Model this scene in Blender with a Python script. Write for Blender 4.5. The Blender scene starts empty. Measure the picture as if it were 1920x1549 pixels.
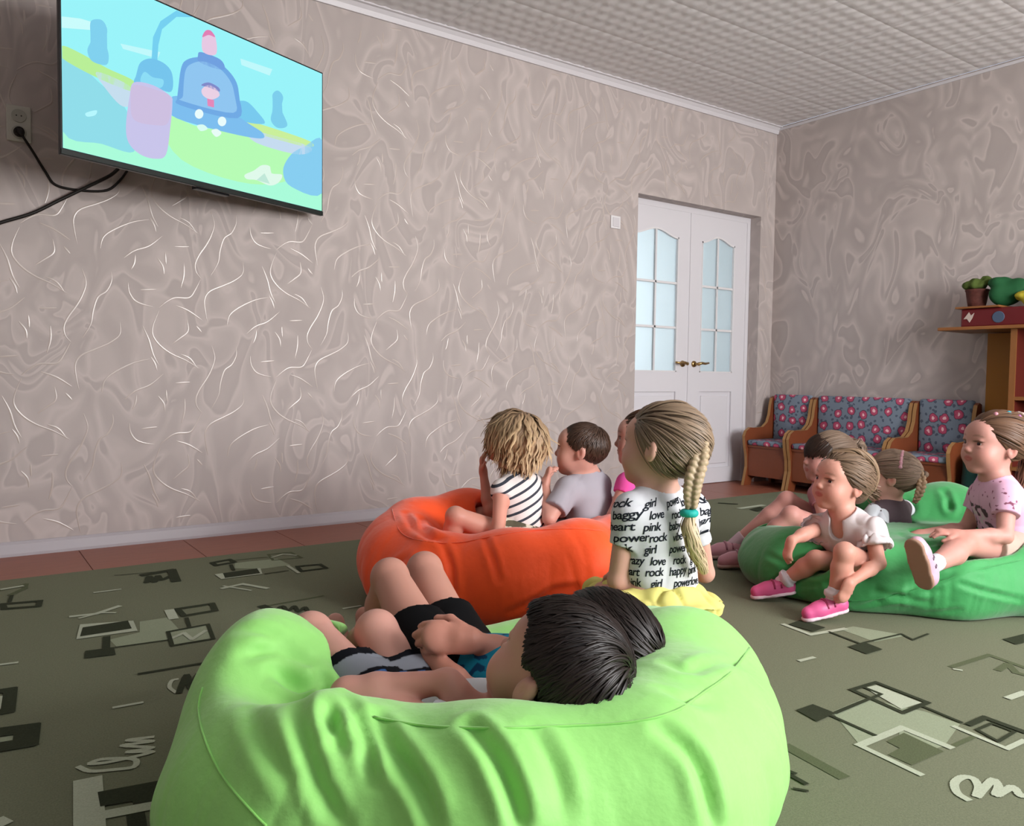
import bpy, bmesh, math, random
import numpy as np
from mathutils import Vector, Matrix
from mathutils.bvhtree import BVHTree

SC = bpy.context.scene
COL = SC.collection
random.seed(7)
RNG = np.random.default_rng(7)

# ------------------------------------------------------------------ camera
FPX, YAW, PITCH, ROLL = 1510.836, 0.6122845, -0.0465718, 0.0133983
CAM = np.array([-5.30976, -4.02972, 0.802325])
_f = np.array([math.sin(YAW)*math.cos(PITCH), math.cos(YAW)*math.cos(PITCH), math.sin(PITCH)])
_r0 = np.array([math.cos(YAW), -math.sin(YAW), 0.0])
_u0 = np.cross(_r0, _f)
VR = math.cos(ROLL)*_r0 + math.sin(ROLL)*_u0
VU = -math.sin(ROLL)*_r0 + math.cos(ROLL)*_u0
VF = _f
FH = np.array([math.sin(YAW), math.cos(YAW), 0.0])
RH = _r0
ZZ = np.array([0, 0, 1.0])

def P(u, v, D):                       # a point at distance D in front of the camera
    return CAM + D*(VF + VR*(u-960)/FPX - VU*(v-774.5)/FPX)
def G(r, d, z):                       # a point r to the right of and d in front of the camera's foot
    return np.array([CAM[0], CAM[1], 0]) + RH*r + FH*d + ZZ*z
def V(r, u, f):                       # a direction: right, up, away
    w = RH*r + ZZ*u + FH*f
    return w/np.linalg.norm(w)
def on_plane(u, v, axis, val):
    d = VF + VR*(u-960)/FPX - VU*(v-774.5)/FPX
    return CAM + d*(val-CAM[axis])/d[axis]

cam_d = bpy.data.cameras.new('camera'); cam = bpy.data.objects.new('camera', cam_d); COL.objects.link(cam)
cam_d.sensor_fit = 'HORIZONTAL'; cam_d.sensor_width = 36.0; cam_d.lens = FPX*36.0/1920.0
cam_d.clip_start = 0.05
cam.matrix_world = Matrix(((VR[0], VU[0], -VF[0], CAM[0]), (VR[1], VU[1], -VF[1], CAM[1]), (VR[2], VU[2], -VF[2], CAM[2]), (0, 0, 0, 1)))
SC.camera = cam

# ------------------------------------------------------------------ light and exposure
SC.view_settings.view_transform = 'Standard'
SC.view_settings.look = 'None'
SC.view_settings.gamma = 1.0
SC.view_settings.use_curve_mapping = False
SC.view_settings.exposure = 0.0
SC.cycles.max_bounces = 8
SC.cycles.diffuse_bounces = 5
SC.cycles.use_denoising = True
world = bpy.data.worlds.new('world'); SC.world = world; world.use_nodes = True
wn = world.node_tree.nodes; wl = world.node_tree.links
bg = wn['Background']
sky = wn.new('ShaderNodeTexSky'); sky.sky_type = 'NISHITA'; sky.sun_disc = False
sky.sun_elevation = math.radians(42); sky.sun_rotation = math.radians(20); sky.dust_density = 2.0
wl.new(sky.outputs[0], bg.inputs[0]); bg.inputs[1].default_value = 0.25

def area_light(name, loc, direction, sx, sy, power, color):
    L = bpy.data.lights.new(name, 'AREA'); L.shape = 'RECTANGLE'; L.size = sx; L.size_y = sy
    L.energy = power; L.color = color
    o = bpy.data.objects.new(name, L); COL.objects.link(o); o.location = loc
    o.rotation_euler = Vector(direction).to_track_quat('-Z', 'Y').to_euler()
    return o
# daylight coming in through the three windows of the wall behind the camera, and down the hall behind the door
WINDOWS = [(-4.75, 1.3), (-2.6, 1.5), (-1.15, 1.2)]           # centre x, width
for i, (wx, ww) in enumerate(WINDOWS):
    area_light('window_daylight', (wx, -5.86, 1.65), (0.0, 1, 0.02), ww, 1.5, (4, 222, 52)[i], (1.0, 0.985, 0.975))
area_light('hall_daylight', (-1.0, 2.3, 1.4), (0, -1, 0), 3.0, 2.2, 68, (0.97, 0.99, 1.0))

# ------------------------------------------------------------------ materials
def lin(c):
    if isinstance(c, str):
        c = c.lstrip('#'); c = [int(c[i:i+2], 16)/255 for i in (0, 2, 4)]
    return tuple((x/12.92 if x <= .04045 else ((x+.055)/1.055)**2.4) for x in c)
MATS = {}
def mat(name, color='#888888', rough=.6, spec=.3, metal=0., sheen=0., noise=None, bump=None, emit=None, vcol=None, trans=None, coat=0., sss=0.):
    if name in MATS: return MATS[name]
    m = bpy.data.materials.new(name); m.use_nodes = True; MATS[name] = m
    nt = m.node_tree; b = nt.nodes['Principled BSDF']
    c = lin(color)
    b.inputs['Base Color'].default_value = (*c, 1); b.inputs['Roughness'].default_value = rough
    b.inputs['Specular IOR Level'].default_value = spec; b.inputs['Metallic'].default_value = metal
    if sheen: b.inputs['Sheen Weight'].default_value = sheen; b.inputs['Sheen Roughness'].default_value = .5
    if coat: b.inputs['Coat Weight'].default_value = coat; b.inputs['Coat Roughness'].default_value = .15
    if sss:
        b.inputs['Subsurface Weight'].default_value = sss
        b.inputs['Subsurface Radius'].default_value = (.6, .25, .15); b.inputs['Subsurface Scale'].default_value = .012
    src = None
    if noise:                          # (scale, amount, detail, object-space stretch)
        tc = nt.nodes.new('ShaderNodeTexCoord'); mp = nt.nodes.new('ShaderNodeMapping')
        if len(noise) > 3: mp.inputs['Scale'].default_value = noise[3]
        n = nt.nodes.new('ShaderNodeTexNoise'); n.inputs['Scale'].default_value = noise[0]; n.inputs['Detail'].default_value = noise[2]
        nt.links.new(tc.outputs['Object'], mp.inputs[0]); nt.links.new(mp.outputs[0], n.inputs['Vector'])
        rmp = nt.nodes.new('ShaderNodeMapRange'); rmp.inputs['From Min'].default_value = .25; rmp.inputs['From Max'].default_value = .75
        rmp.inputs['To Min'].default_value = 1-noise[1]; rmp.inputs['To Max'].default_value = 1+noise[1]
        nt.links.new(n.outputs['Fac'], rmp.inputs['Value'])
        mx = nt.nodes.new('ShaderNodeVectorMath'); mx.operation = 'MULTIPLY'
        mx.inputs[0].default_value = c
        cb = nt.nodes.new('ShaderNodeCombineXYZ')
        for i in range(3): nt.links.new(rmp.outputs[0], cb.inputs[i])
        nt.links.new(cb.outputs[0], mx.inputs[1]); src = mx
        nt.links.new(mx.outputs[0], b.inputs['Base Color'])
    if vcol:
        at = nt.nodes.new('ShaderNodeAttribute'); at.attribute_name = vcol
        if src is None: nt.links.new(at.outputs['Color'], b.inputs['Base Color'])
        else:
            nt.links.new(at.outputs['Color'], src.inputs[0])
    if bump:                           # (scale, strength, distance)
        tc = nt.nodes.new('ShaderNodeTexCoord'); n = nt.nodes.new('ShaderNodeTexNoise'); n.inputs['Scale'].default_value = bump[0]
        n.inputs['Detail'].default_value = 4
        bp = nt.nodes.new('ShaderNodeBump'); bp.inputs['Strength'].default_value = bump[1]; bp.inputs['Distance'].default_value = bump[2]
        nt.links.new(tc.outputs['Object'], n.inputs['Vector']); nt.links.new(n.outputs['Fac'], bp.inputs['Height']); nt.links.new(bp.outputs[0], b.inputs['Normal'])
    if emit:
        b.inputs['Base Color'].default_value = (0, 0, 0, 1); b.inputs['Emission Color'].default_value = (*c, 1); b.inputs['Emission Strength'].default_value = emit
        b.inputs['Specular IOR Level'].default_value = .1
    if trans: b.inputs['Transmission Weight'].default_value = trans
    return m

# ------------------------------------------------------------------ object helpers
def finish(name, verts, faces, m, parent=None, smooth=False, label=None, cat=None, group=None, kind=None, mats=None, fmat=None, vcols=None):
    me = bpy.data.meshes.new(name)
    if isinstance(verts, np.ndarray) and isinstance(faces, np.ndarray):
        nv, nf, k = len(verts), len(faces), faces.shape[1]
        me.vertices.add(nv); me.vertices.foreach_set('co', verts.astype(np.float32).ravel())
        me.loops.add(nf*k); me.loops.foreach_set('vertex_index', faces.astype(np.int32).ravel())
        me.polygons.add(nf); me.polygons.foreach_set('loop_start', np.arange(0, nf*k, k, dtype=np.int32))
        me.update(calc_edges=True)
    else:
        me.from_pydata([tuple(map(float, v)) for v in verts], [], [tuple(int(i) for i in f) for f in faces]); me.update()
    if mats:
        for mm in mats: me.materials.append(mm)
        me.polygons.foreach_set('material_index', np.array(fmat, dtype=np.int32))
    else: me.materials.append(m)
    if smooth: me.polygons.foreach_set('use_smooth', np.ones(len(me.polygons), dtype=bool))
    if vcols is not None:
        a = me.color_attributes.new('tint', 'FLOAT_COLOR', 'POINT')
        c = np.ones((len(me.vertices), 4), dtype=np.float32); c[:, :3] = vcols
        a.data.foreach_set('color', c.ravel())
    o = bpy.data.objects.new(name, me); COL.objects.link(o)
    if parent is not None:
        o.parent = parent
        o.matrix_parent_inverse = parent.matrix_world.inverted() if parent.type != 'EMPTY' or True else Matrix()
    tag(o, label, cat, group, kind)
    return o
def tag(o, label=None, cat=None, group=None, kind=None):
    if label: o['label'] = label
    if cat: o['category'] = cat
    if group: o['group'] = group
    if kind: o['kind'] = kind
    return o
def empty(name, loc, label=None, cat=None, group=None, kind=None):
    o = bpy.data.objects.new(name, None); COL.objects.link(o); o.location = tuple(loc); o.empty_display_size = .05
    o.matrix_world = Matrix.Translation(Vector(tuple(loc)))
    return tag(o, label, cat, group, kind)

class MB:
    def __init__(s): s.v = []; s.f = []; s.m = []
    def add(s, vs, fs, mi=0):
        n = len(s.v); s.v += [tuple(map(float, x)) for x in vs]; s.f += [tuple(i+n for i in f) for f in fs]; s.m += [mi]*len(fs); return s
    def box(s, x0, y0, z0, x1, y1, z1, mi=0, b=0.0):
        if b <= 0:
            vs = [(x, y, z) for x in (x0, x1) for y in (y0, y1) for z in (z0, z1)]
            return s.add(vs, [(0, 1, 3, 2), (4, 6, 7, 5), (0, 4, 5, 1), (2, 3, 7, 6), (0, 2, 6, 4), (1, 5, 7, 3)], mi)
        bm = bmesh.new(); bmesh.ops.create_cube(bm, size=1)
        for v in bm.verts: v.co = ((x0+x1)/2+v.co.x*(x1-x0), (y0+y1)/2+v.co.y*(y1-y0), (z0+z1)/2+v.co.z*(z1-z0))
        bmesh.ops.bevel(bm, geom=list(bm.edges), offset=b, segments=2, affect='EDGES', profile=.5)
        bm.verts.index_update(); s.add([v.co[:] for v in bm.verts], [[v.index for v in f.verts] for f in bm.faces], mi); bm.free(); return s
    def tube(s, pts, r, n=8, mi=0, cap=True):
        pts = [np.array(p, float) for p in pts]; rs = r if isinstance(r, (list, tuple, np.ndarray)) else [r]*len(pts)
        vs = []; fs = []; prev = None
        for i, p in enumerate(pts):
            t = pts[min(i+1, len(pts)-1)]-pts[max(i-1, 0)]; t = t/(np.linalg.norm(t)+1e-9)
            if prev is None:
                a = np.array([0, 0, 1.]) if abs(t[2]) < .9 else np.array([1., 0, 0]); e = np.cross(t, a)
            else: e = prev-t*(prev@t)
            e = e/np.linalg.norm(e); prev = e; g = np.cross(t, e)
            for k in range(n):
                a = 2*math.pi*k/n; vs.append(p+rs[i]*(e*math.cos(a)+g*math.sin(a)))
        for i in range(len(pts)-1):
            for k in range(n): fs.append((i*n+k, i*n+(k+1) % n, (i+1)*n+(k+1) % n, (i+1)*n+k))
        if cap: fs += [tuple(range(n-1, -1, -1)), tuple((len(pts)-1)*n+k for k in range(n))]
        return s.add(vs, fs, mi)
    def prism(s, outline, fn, t0, t1, mi=0):          # outline: 2D; fn(a,b,t) -> 3D
        n = len(outline)
        vs = [fn(a, b, t0) for a, b in outline]+[fn(a, b, t1) for a, b in outline]
        fs = [tuple(range(n)), tuple(range(2*n-1, n-1, -1))]+[(i, n+i, n+(i+1) % n, (i+1) % n) for i in range(n)]
        return s.add(vs, fs, mi)
    def sphere(s, c, r, n=12, m=8, mi=0, sc=(1, 1, 1)):
        vs = [(c[0], c[1], c[2]+r*sc[2])]; fs = []
        for i in range(1, m):
            for k in range(n):
                a = math.pi*i/m; b = 2*math.pi*k/n
                vs.append((c[0]+r*sc[0]*math.sin(a)*math.cos(b), c[1]+r*sc[1]*math.sin(a)*math.sin(b), c[2]+r*sc[2]*math.cos(a)))
        vs.append((c[0], c[1], c[2]-r*sc[2])); L = len(vs)-1
        for k in range(n):
            fs.append((0, 1+k, 1+(k+1) % n)); fs.append((L, L-n+(k+1) % n, L-n+k))
            for i in range(m-2): fs.append((1+i*n+k, 1+(i+1)*n+k, 1+(i+1)*n+(k+1) % n, 1+i*n+(k+1) % n))
        return s.add(vs, fs, mi)
    def build(s, name, m, parent=None, mats=None, **kw):
        return finish(name, s.v, s.f, m, parent, mats=mats, fmat=s.m if mats else None, **kw)

def fixn(o):
    bm = bmesh.new(); bm.from_mesh(o.data); bmesh.ops.recalc_face_normals(bm, faces=bm.faces); bm.to_mesh(o.data); bm.free(); return o

# ------------------------------------------------------------------ numpy noise, signed distance volumes, surface nets
_perm = RNG.random((64, 64, 64)).astype(np.float32)
def vnoise(p):                         # value noise in [0,1]; p (n,3)
    i = np.floor(p).astype(int); f = p-i; f = f*f*(3-2*f); o = 0
    for dx in (0, 1):
        for dy in (0, 1):
            for dz in (0, 1):
                w = (f[:, 0] if dx else 1-f[:, 0])*(f[:, 1] if dy else 1-f[:, 1])*(f[:, 2] if dz else 1-f[:, 2])
                o = o+w*_perm[(i[:, 0]+dx) & 63, (i[:, 1]+dy) & 63, (i[:, 2]+dz) & 63]
    return o
def unit(v): v = np.asarray(v, float); return v/(np.linalg.norm(v)+1e-12)

class Vol:
    def __init__(s): s.pr = []; s.cut = []
    def cone(s, a, b, ra, rb=None, k=.02, flat=None, caps=(0, 0), op='u'):
        s.pr.append(('c', np.array(a, float), np.array(b, float), ra, ra if rb is None else rb, k, flat, caps, op)); return s
    def chain(s, pts, rs, k=.02, **kw):
        for i in range(len(pts)-1): s.cone(pts[i], pts[i+1], rs[i], rs[i+1], k, **kw)
        return s
    def ell(s, c, r, R=None, k=.02, op='u'):
        s.pr.append(('e', np.array(c, float), np.array(r, float)*np.ones(3), np.eye(3) if R is None else np.array(R, float), k, op)); return s
    def box(s, c, half, R=None, rr=.003, k=.01, op='u'):
        s.pr.append(('b', np.array(c, float), np.array(half, float), np.eye(3) if R is None else np.array(R, float), rr, k, op)); return s
    def plane(s, p, n, k=0): s.cut.append((np.array(p, float), unit(n), k)); return s       # removes the side n points to
    def bounds(s):
        lo = np.full(3, 1e9); hi = -lo
        for q in s.pr:
            if q[-1] != 'u': continue
            if q[0] == 'c': a = np.minimum(q[1]-q[3], q[2]-q[4]); b = np.maximum(q[1]+q[3], q[2]+q[4])
            else:
                m = np.linalg.norm(q[2]) if q[0] == 'b' else q[2].max(); a = q[1]-m; b = q[1]+m
            lo = np.minimum(lo, a); hi = np.maximum(hi, b)
        return lo, hi
    def field(s, h):
        lo, hi = s.bounds(); lo = lo-4*h; n = np.ceil((hi+4*h-lo)/h).astype(int)+1
        D = np.full(n, .2, dtype=np.float32)
        ax = [lo[i]+h*np.arange(n[i]) for i in range(3)]
        for q in s.pr:
            if q[0] == 'c': a = np.minimum(q[1]-q[3], q[2]-q[4]); b = np.maximum(q[1]+q[3], q[2]+q[4]); k = q[5]
            elif q[0] == 'e': m = q[2].max(); a = q[1]-m; b = q[1]+m; k = q[4]
            else: m = np.linalg.norm(q[2]); a = q[1]-m; b = q[1]+m; k = q[5]
            mg = k+3*h
            i0 = np.maximum(0, np.floor((a-mg-lo)/h).astype(int)); i1 = np.minimum(n, np.ceil((b+mg-lo)/h).astype(int)+1)
            if (i1 <= i0).any(): continue
            sl = tuple(slice(i0[j], i1[j]) for j in range(3))
            X = (ax[0][sl[0]][:, None, None]).astype(np.float32); Y = (ax[1][sl[1]][None, :, None]).astype(np.float32); Z = (ax[2][sl[2]][None, None, :]).astype(np.float32)
            if q[0] == 'c':
                A, B, ra, rb, k, flat, caps, op = q[1:]
                ab = B-A; L2 = ab@ab+1e-12
                px, py, pz = X-A[0], Y-A[1], Z-A[2]
                t0 = (px*ab[0]+py*ab[1]+pz*ab[2])/L2; t = np.clip(t0, 0, 1)
                dx, dy, dz = px-t*ab[0], py-t*ab[1], pz-t*ab[2]
                if flat is not None:
                    nn, fc = unit(flat[0]), flat[1]; w = (dx*nn[0]+dy*nn[1]+dz*nn[2])*(1/fc-1)
                    dx, dy, dz = dx+w*nn[0], dy+w*nn[1], dz+w*nn[2]
                d = np.sqrt(dx*dx+dy*dy+dz*dz)-(ra+(rb-ra)*t)
                if flat is not None: d = d*(.5+.5*flat[1])
                L = math.sqrt(L2)
                if caps[0]: d = np.maximum(d, -t0*L)
                if caps[1]: d = np.maximum(d, (t0-1)*L)
            elif q[0] == 'e':
                C, r, R, k, op = q[1:]
                px, py, pz = X-C[0], Y-C[1], Z-C[2]
                l = [(px*R[j][0]+py*R[j][1]+pz*R[j][2]) for j in range(3)]
                k0 = np.sqrt((l[0]/r[0])**2+(l[1]/r[1])**2+(l[2]/r[2])**2); k1 = np.sqrt((l[0]/r[0]**2)**2+(l[1]/r[1]**2)**2+(l[2]/r[2]**2)**2)+1e-6
                d = k0*(k0-1)/k1
            else:
                C, hf, R, rr, k, op = q[1:]
                px, py, pz = X-C[0], Y-C[1], Z-C[2]
                l = [np.abs(px*R[j][0]+py*R[j][1]+pz*R[j][2])-hf[j]+rr for j in range(3)]
                d = np.sqrt(np.maximum(l[0], 0)**2+np.maximum(l[1], 0)**2+np.maximum(l[2], 0)**2)+np.minimum(np.maximum(np.maximum(l[0], l[1]), l[2]), 0)-rr
            E = D[sl]; k = max(k, 1e-4)
            if op == 'u':
                hh = np.maximum(k-np.abs(E-d), 0)/k; D[sl] = np.minimum(E, d)-hh*hh*k*.25
            else:
                hh = np.maximum(k-np.abs(E+d), 0)/k; D[sl] = np.maximum(E, -d)+hh*hh*k*.25
        for p0, nn, k in s.cut:
            d = (ax[0][:, None, None]-p0[0])*nn[0]+(ax[1][None, :, None]-p0[1])*nn[1]+(ax[2][None, None, :]-p0[2])*nn[2]
            D = np.maximum(D, d.astype(np.float32))
        # close the border
        D[0] = D[-1] = .05; D[:, 0] = D[:, -1] = .05; D[:, :, 0] = D[:, :, -1] = .05
        return D, lo
    def mesh(s, h, relax=1):
        D, lo = s.field(h)
        S = D < 0
        c = S[:-1, :-1, :-1].astype(np.int8)
        for dx in (0, 1):
            for dy in (0, 1):
                for dz in (0, 1):
                    if dx+dy+dz: c = c+S[dx:S.shape[0]-1+dx, dy:S.shape[1]-1+dy, dz:S.shape[2]-1+dz]
        act = (c > 0) & (c < 8); idx = np.argwhere(act)
        vid = np.full(act.shape, -1, dtype=np.int32); vid[act] = np.arange(len(idx))
        corners = [(a, b, e) for a in (0, 1) for b in (0, 1) for e in (0, 1)]
        val = [D[idx[:, 0]+a, idx[:, 1]+b, idx[:, 2]+e] for a, b, e in corners]
        pos = np.zeros((len(idx), 3)); cnt = np.zeros(len(idx))
        for i in range(8):
            for j in range(i+1, 8):
                ci, cj = np.array(corners[i]), np.array(corners[j])
                if np.abs(ci-cj).sum() != 1: continue
                mk = (val[i] < 0) != (val[j] < 0)
                t = np.where(mk, val[i]/(val[i]-val[j]+1e-12), 0)
                pos += np.where(mk[:, None], ci+t[:, None]*(cj-ci), 0); cnt += mk
        pos = (pos/cnt[:, None]+idx)*h+lo
        quads = []
        for a in range(3):
            sl0 = [slice(1, -1)]*3; sl1 = [slice(1, -1)]*3; sl0[a] = slice(0, -1); sl1[a] = slice(1, None)
            s0, s1 = S[tuple(sl0)], S[tuple(sl1)]
            e = np.argwhere(s0 != s1); inside = s0[e[:, 0], e[:, 1], e[:, 2]]
            g = e.copy()
            for q in range(3):
                if q != a: g[:, q] += 1
            b1, b2 = (a+1) % 3, (a+2) % 3
            def cell(o1, o2):
                w = g.copy(); w[:, b1] += o1; w[:, b2] += o2
                return vid[w[:, 0], w[:, 1], w[:, 2]]
            qd = np.stack([cell(-1, -1), cell(0, -1), cell(0, 0), cell(-1, 0)], 1)
            qd[~inside] = qd[~inside][:, ::-1]
            quads.append(qd)
        F = np.concatenate(quads); F = F[(F >= 0).all(1)]
        for _ in range(relax):
            acc = np.zeros_like(pos); n = np.zeros(len(pos))
            for i in range(4):
                for j in (1, 3):
                    np.add.at(acc, F[:, i], pos[F[:, (i+j) % 4]]); np.add.at(n, F[:, i], 1)
            pos = pos*.5+.5*acc/np.maximum(n, 1)[:, None]
        return pos, F

def vnormals(v, f):
    n = np.cross(v[f[:, 2]]-v[f[:, 0]], v[f[:, 3]]-v[f[:, 1]]); o = np.zeros_like(v)
    for i in range(4): np.add.at(o, f[:, i], n)
    return o/(np.linalg.norm(o, axis=1)[:, None]+1e-12)
# ------------------------------------------------------------------ the room
ROOM_H = 2.75; XL = -6.6; YB = -5.9
def wallpaper(name, amp=1.0):
    m = bpy.data.materials.new(name); m.use_nodes = True; nt = m.node_tree; N = nt.nodes; L = nt.links; b = N['Principled BSDF']
    tc = N.new('ShaderNodeTexCoord')
    mp = N.new('ShaderNodeMapping'); mp.inputs['Scale'].default_value = (1, 1, .62); L.new(tc.outputs['Object'], mp.inputs[0])
    n1 = N.new('ShaderNodeTexNoise'); n1.inputs['Scale'].default_value = 2.6; n1.inputs['Detail'].default_value = 1.0; n1.inputs['Distortion'].default_value = 0.6
    L.new(mp.outputs[0], n1.inputs['Vector'])
    sub = N.new('ShaderNodeVectorMath'); sub.operation = 'SUBTRACT'; sub.inputs[1].default_value = (.5, .5, .5); L.new(n1.outputs['Color'], sub.inputs[0])
    sc = N.new('ShaderNodeVectorMath'); sc.operation = 'SCALE'; sc.inputs['Scale'].default_value = 0.75; L.new(sub.outputs[0], sc.inputs[0])
    ad = N.new('ShaderNodeVectorMath'); ad.operation = 'ADD'; L.new(mp.outputs[0], ad.inputs[0]); L.new(sc.outputs[0], ad.inputs[1])
    vo = N.new('ShaderNodeTexVoronoi'); vo.feature = 'SMOOTH_F1'; vo.inputs['Scale'].default_value = 4.2; vo.inputs['Smoothness'].default_value = .18; L.new(ad.outputs[0], vo.inputs['Vector'])
    n2 = N.new('ShaderNodeTexNoise'); n2.inputs['Scale'].default_value = 3.2; n2.inputs['Detail'].default_value = 0; n2.inputs['Distortion'].default_value = 2.2; L.new(ad.outputs[0], n2.inputs['Vector'])
    mul = N.new('ShaderNodeMath'); mul.operation = 'MULTIPLY_ADD'; L.new(vo.outputs['Distance'], mul.inputs[0]); mul.inputs[1].default_value = .28; L.new(n2.outputs['Fac'], mul.inputs[2])
    fr = N.new('ShaderNodeMath'); fr.operation = 'MULTIPLY'; fr.inputs[1].default_value = 2.4; L.new(mul.outputs[0], fr.inputs[0])
    fc = N.new('ShaderNodeMath'); fc.operation = 'FRACT'; L.new(fr.outputs[0], fc.inputs[0])
    cr = N.new('ShaderNodeValToRGB'); e = cr.color_ramp; e.interpolation = 'EASE'
    base = np.array(lin('#b1a6a3'))
    e.elements[0].position = 0; e.elements[0].color = (*(base*(1-.09*amp)), 1)
    e.elements[1].position = .86; e.elements[1].color = (*(base*(1+.13*amp)), 1)
    k = e.elements.new(.35); k.color = (*(base*(1-.05*amp)), 1)
    k = e.elements.new(.7); k.color = (*(base*(1+.04*amp)), 1)
    k = e.elements.new(1.0); k.color = (*(base*(1-.09*amp)), 1)
    L.new(fc.outputs[0], cr.inputs[0]); L.new(cr.outputs[0], b.inputs['Base Color'])
    b.inputs['Roughness'].default_value = .62; b.inputs['Specular IOR Level'].default_value = .3
    bp = N.new('ShaderNodeBump'); bp.inputs['Strength'].default_value = .14; bp.inputs['Distance'].default_value = .003
    L.new(fc.outputs[0], bp.inputs['Height']); L.new(bp.outputs[0], b.inputs['Normal'])
    return m
M_wall = wallpaper('embossed wallpaper'); M_wall_r = wallpaper('embossed wallpaper side', 1.3)
M_white = mat('white paint', '#d9d6d8', .45, .4)
M_trim = mat('white plastic trim', '#c9c5c9', .4, .4)
M_door = mat('white door paint', '#d2cfd4', .4, .4)
M_black = mat('black plastic', '#101214', .35, .4)
M_cable = mat('black cable', '#17120f', .5, .3)

DOX0, DOX1, DOZ = -1.46, -.167, 2.045
w = MB()                                                          # the wall with the TV: a slab with the door opening cut out
w.box(XL, 0, 0, DOX0, .095, ROOM_H).box(DOX1, 0, 0, 0.16, .095, ROOM_H).box(DOX0, 0, DOZ, DOX1, .095, ROOM_H)
wall_tv = w.build('wall_front', M_wall, kind='structure')
wall_r = MB().box(0, YB-.2, 0, .16, 0, ROOM_H).build('wall_right', M_wall_r, kind='structure')
wall_l = MB().box(XL-.16, YB-.2, 0, XL, .16, ROOM_H).build('wall_left', M_wall, kind='structure')
wb = MB(); xs = [XL]+[e for wx, ww in WINDOWS for e in (wx-ww/2-.05, wx+ww/2+.05)]+[0.0]
for i in range(0, len(xs), 2): wb.box(xs[i], YB-.2, 0, xs[i+1], YB, ROOM_H)
for wx, ww in WINDOWS: wb.box(wx-ww/2-.05, YB-.2, 0, wx+ww/2+.05, YB, .85).box(wx-ww/2-.05, YB-.2, 2.45, wx+ww/2+.05, YB, ROOM_H)
wb.build('wall_back', M_wall, kind='structure')
for i, (wx, ww) in enumerate(WINDOWS):
    f = MB(); x0, x1 = wx-ww/2-.05, wx+ww/2+.05
    for a, b2 in ((x0, x0+.06), (x1-.06, x1), (wx-.03, wx+.03)): f.box(a, YB-.15, .85, b2, YB-.08, 2.45)
    f.box(x0, YB-.15, .85, x1, YB-.08, .92).box(x0, YB-.15, 2.38, x1, YB-.08, 2.45)
    fr = f.build('window_%d' % (i+1), M_white, kind='structure')
    MB().box(x0, YB-.05, .82, x1, YB+.12, .86).build('window_sill', M_white, fr)

# ceiling of embossed foam tiles
MB().box(XL, YB, ROOM_H+.012, 0, 0, ROOM_H+.15).build('ceiling', M_white, kind='structure')
ceil = bpy.data.objects['ceiling']
M_tile = mat('foam ceiling tile', '#d6d2d3', .55, .35)
TS = .5; q = 44; g1 = np.linspace(0, TS, q+1); X, Y = np.meshgrid(g1, g1, indexing='ij')
u6, v6 = X/TS*6, Y/TS*6                                            # six by six pinched buttons per tile
row = np.floor(v6); fu = (u6+.5*(row % 2)) % 1; fv = v6 % 1
hh = np.maximum(0, 1-np.abs(fu-.5)*2)*np.maximum(0, 1-np.abs(fv-.5)*2.0)
hh = np.where(fu > .5, hh**.6, hh**1.5)
edge = np.minimum(np.minimum(X, TS-X), np.minimum(Y, TS-Y)); z = -.0065*hh*np.clip(edge/.01, 0, 1)+np.where(edge < .002, .001, 0)
tv = np.stack([X, Y, z], -1).reshape(-1, 3); ii = np.arange((q+1)*(q+1)).reshape(q+1, q+1)
tf = np.stack([ii[:-1, :-1], ii[:-1, 1:], ii[1:, 1:], ii[1:, :-1]], -1).reshape(-1, 4)
t0 = None
for i in range(9):
    for j in range(9):
        if t0 is None: t0 = finish('ceiling_tile', tv, tf, M_tile, ceil); o = t0
        else: o = t0.copy(); COL.objects.link(o); o.parent = ceil
        o.location = (-(i+1)*TS, -(j+1)*TS, ROOM_H)

# cornice and skirting
cor = [(0, 0), (0, -.055), (-.012, -.055), (-.02, -.03), (-.035, -.012), (-.05, -.01), (-.05, 0)]
MB().prism(cor, lambda a, b2, t: (t, a, ROOM_H+b2), XL, 0).build('trim_1', M_trim, kind='structure', label='white cornice between the wall and the ceiling')
MB().box(-.008, -5.0, ROOM_H-.03, 0, -.0, ROOM_H-.012).build('trim_2', M_trim, kind='structure')
sk = [(0, 0), (-.022, 0), (-.022, .012), (-.014, .05), (-.006, .062), (0, .062)]
MB().prism(sk, lambda a, b2, t: (t, a, b2), XL, DOX0).build('baseboard_front', mat('skirting', '#a9a3a8', .45, .4), kind='structure')
MB().prism(sk, lambda a, b2, t: (a, t, b2), -5.8, 0).build('baseboard_right', MATS['skirting'], kind='structure')

# floor boards running away from the TV wall
floor = MB().box(XL, YB, -.1, 0.0, .16, -.012).build('floor', mat('dark joint', '#2a1710', .8, .2), kind='structure')
M_fl = mat('red brown painted board', '#8e5440', .42, .4, noise=(6, .12, 3, (1, 8, 1)))
bw = .44; x = XL; fb = None; k = 0
while x < -.01:
    x1 = min(x+bw, 0)
    fb = MB().box(x+.0015, YB, -.012, x1-.0015, .12 if x1 > DOX0 and x < DOX1 else 0, 0).build('floor_board', M_fl, floor)
    x += bw
MB().box(-2.6, .16, -.1, .6, 2.6, 0).build('floor_hall', M_fl, kind='structure')
hl = MB().box(-2.6, 2.6, 0, .6, 2.7, 2.7).box(-2.7, .16, 0, -2.6, 2.6, 2.7).box(.6, .16, 0, .7, 2.6, 2.7).box(-2.7, .16, 2.7, .7, 2.7, 2.8).build('wall_hall', mat('hall paint', '#d6d6d4', .7), kind='structure')

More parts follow.
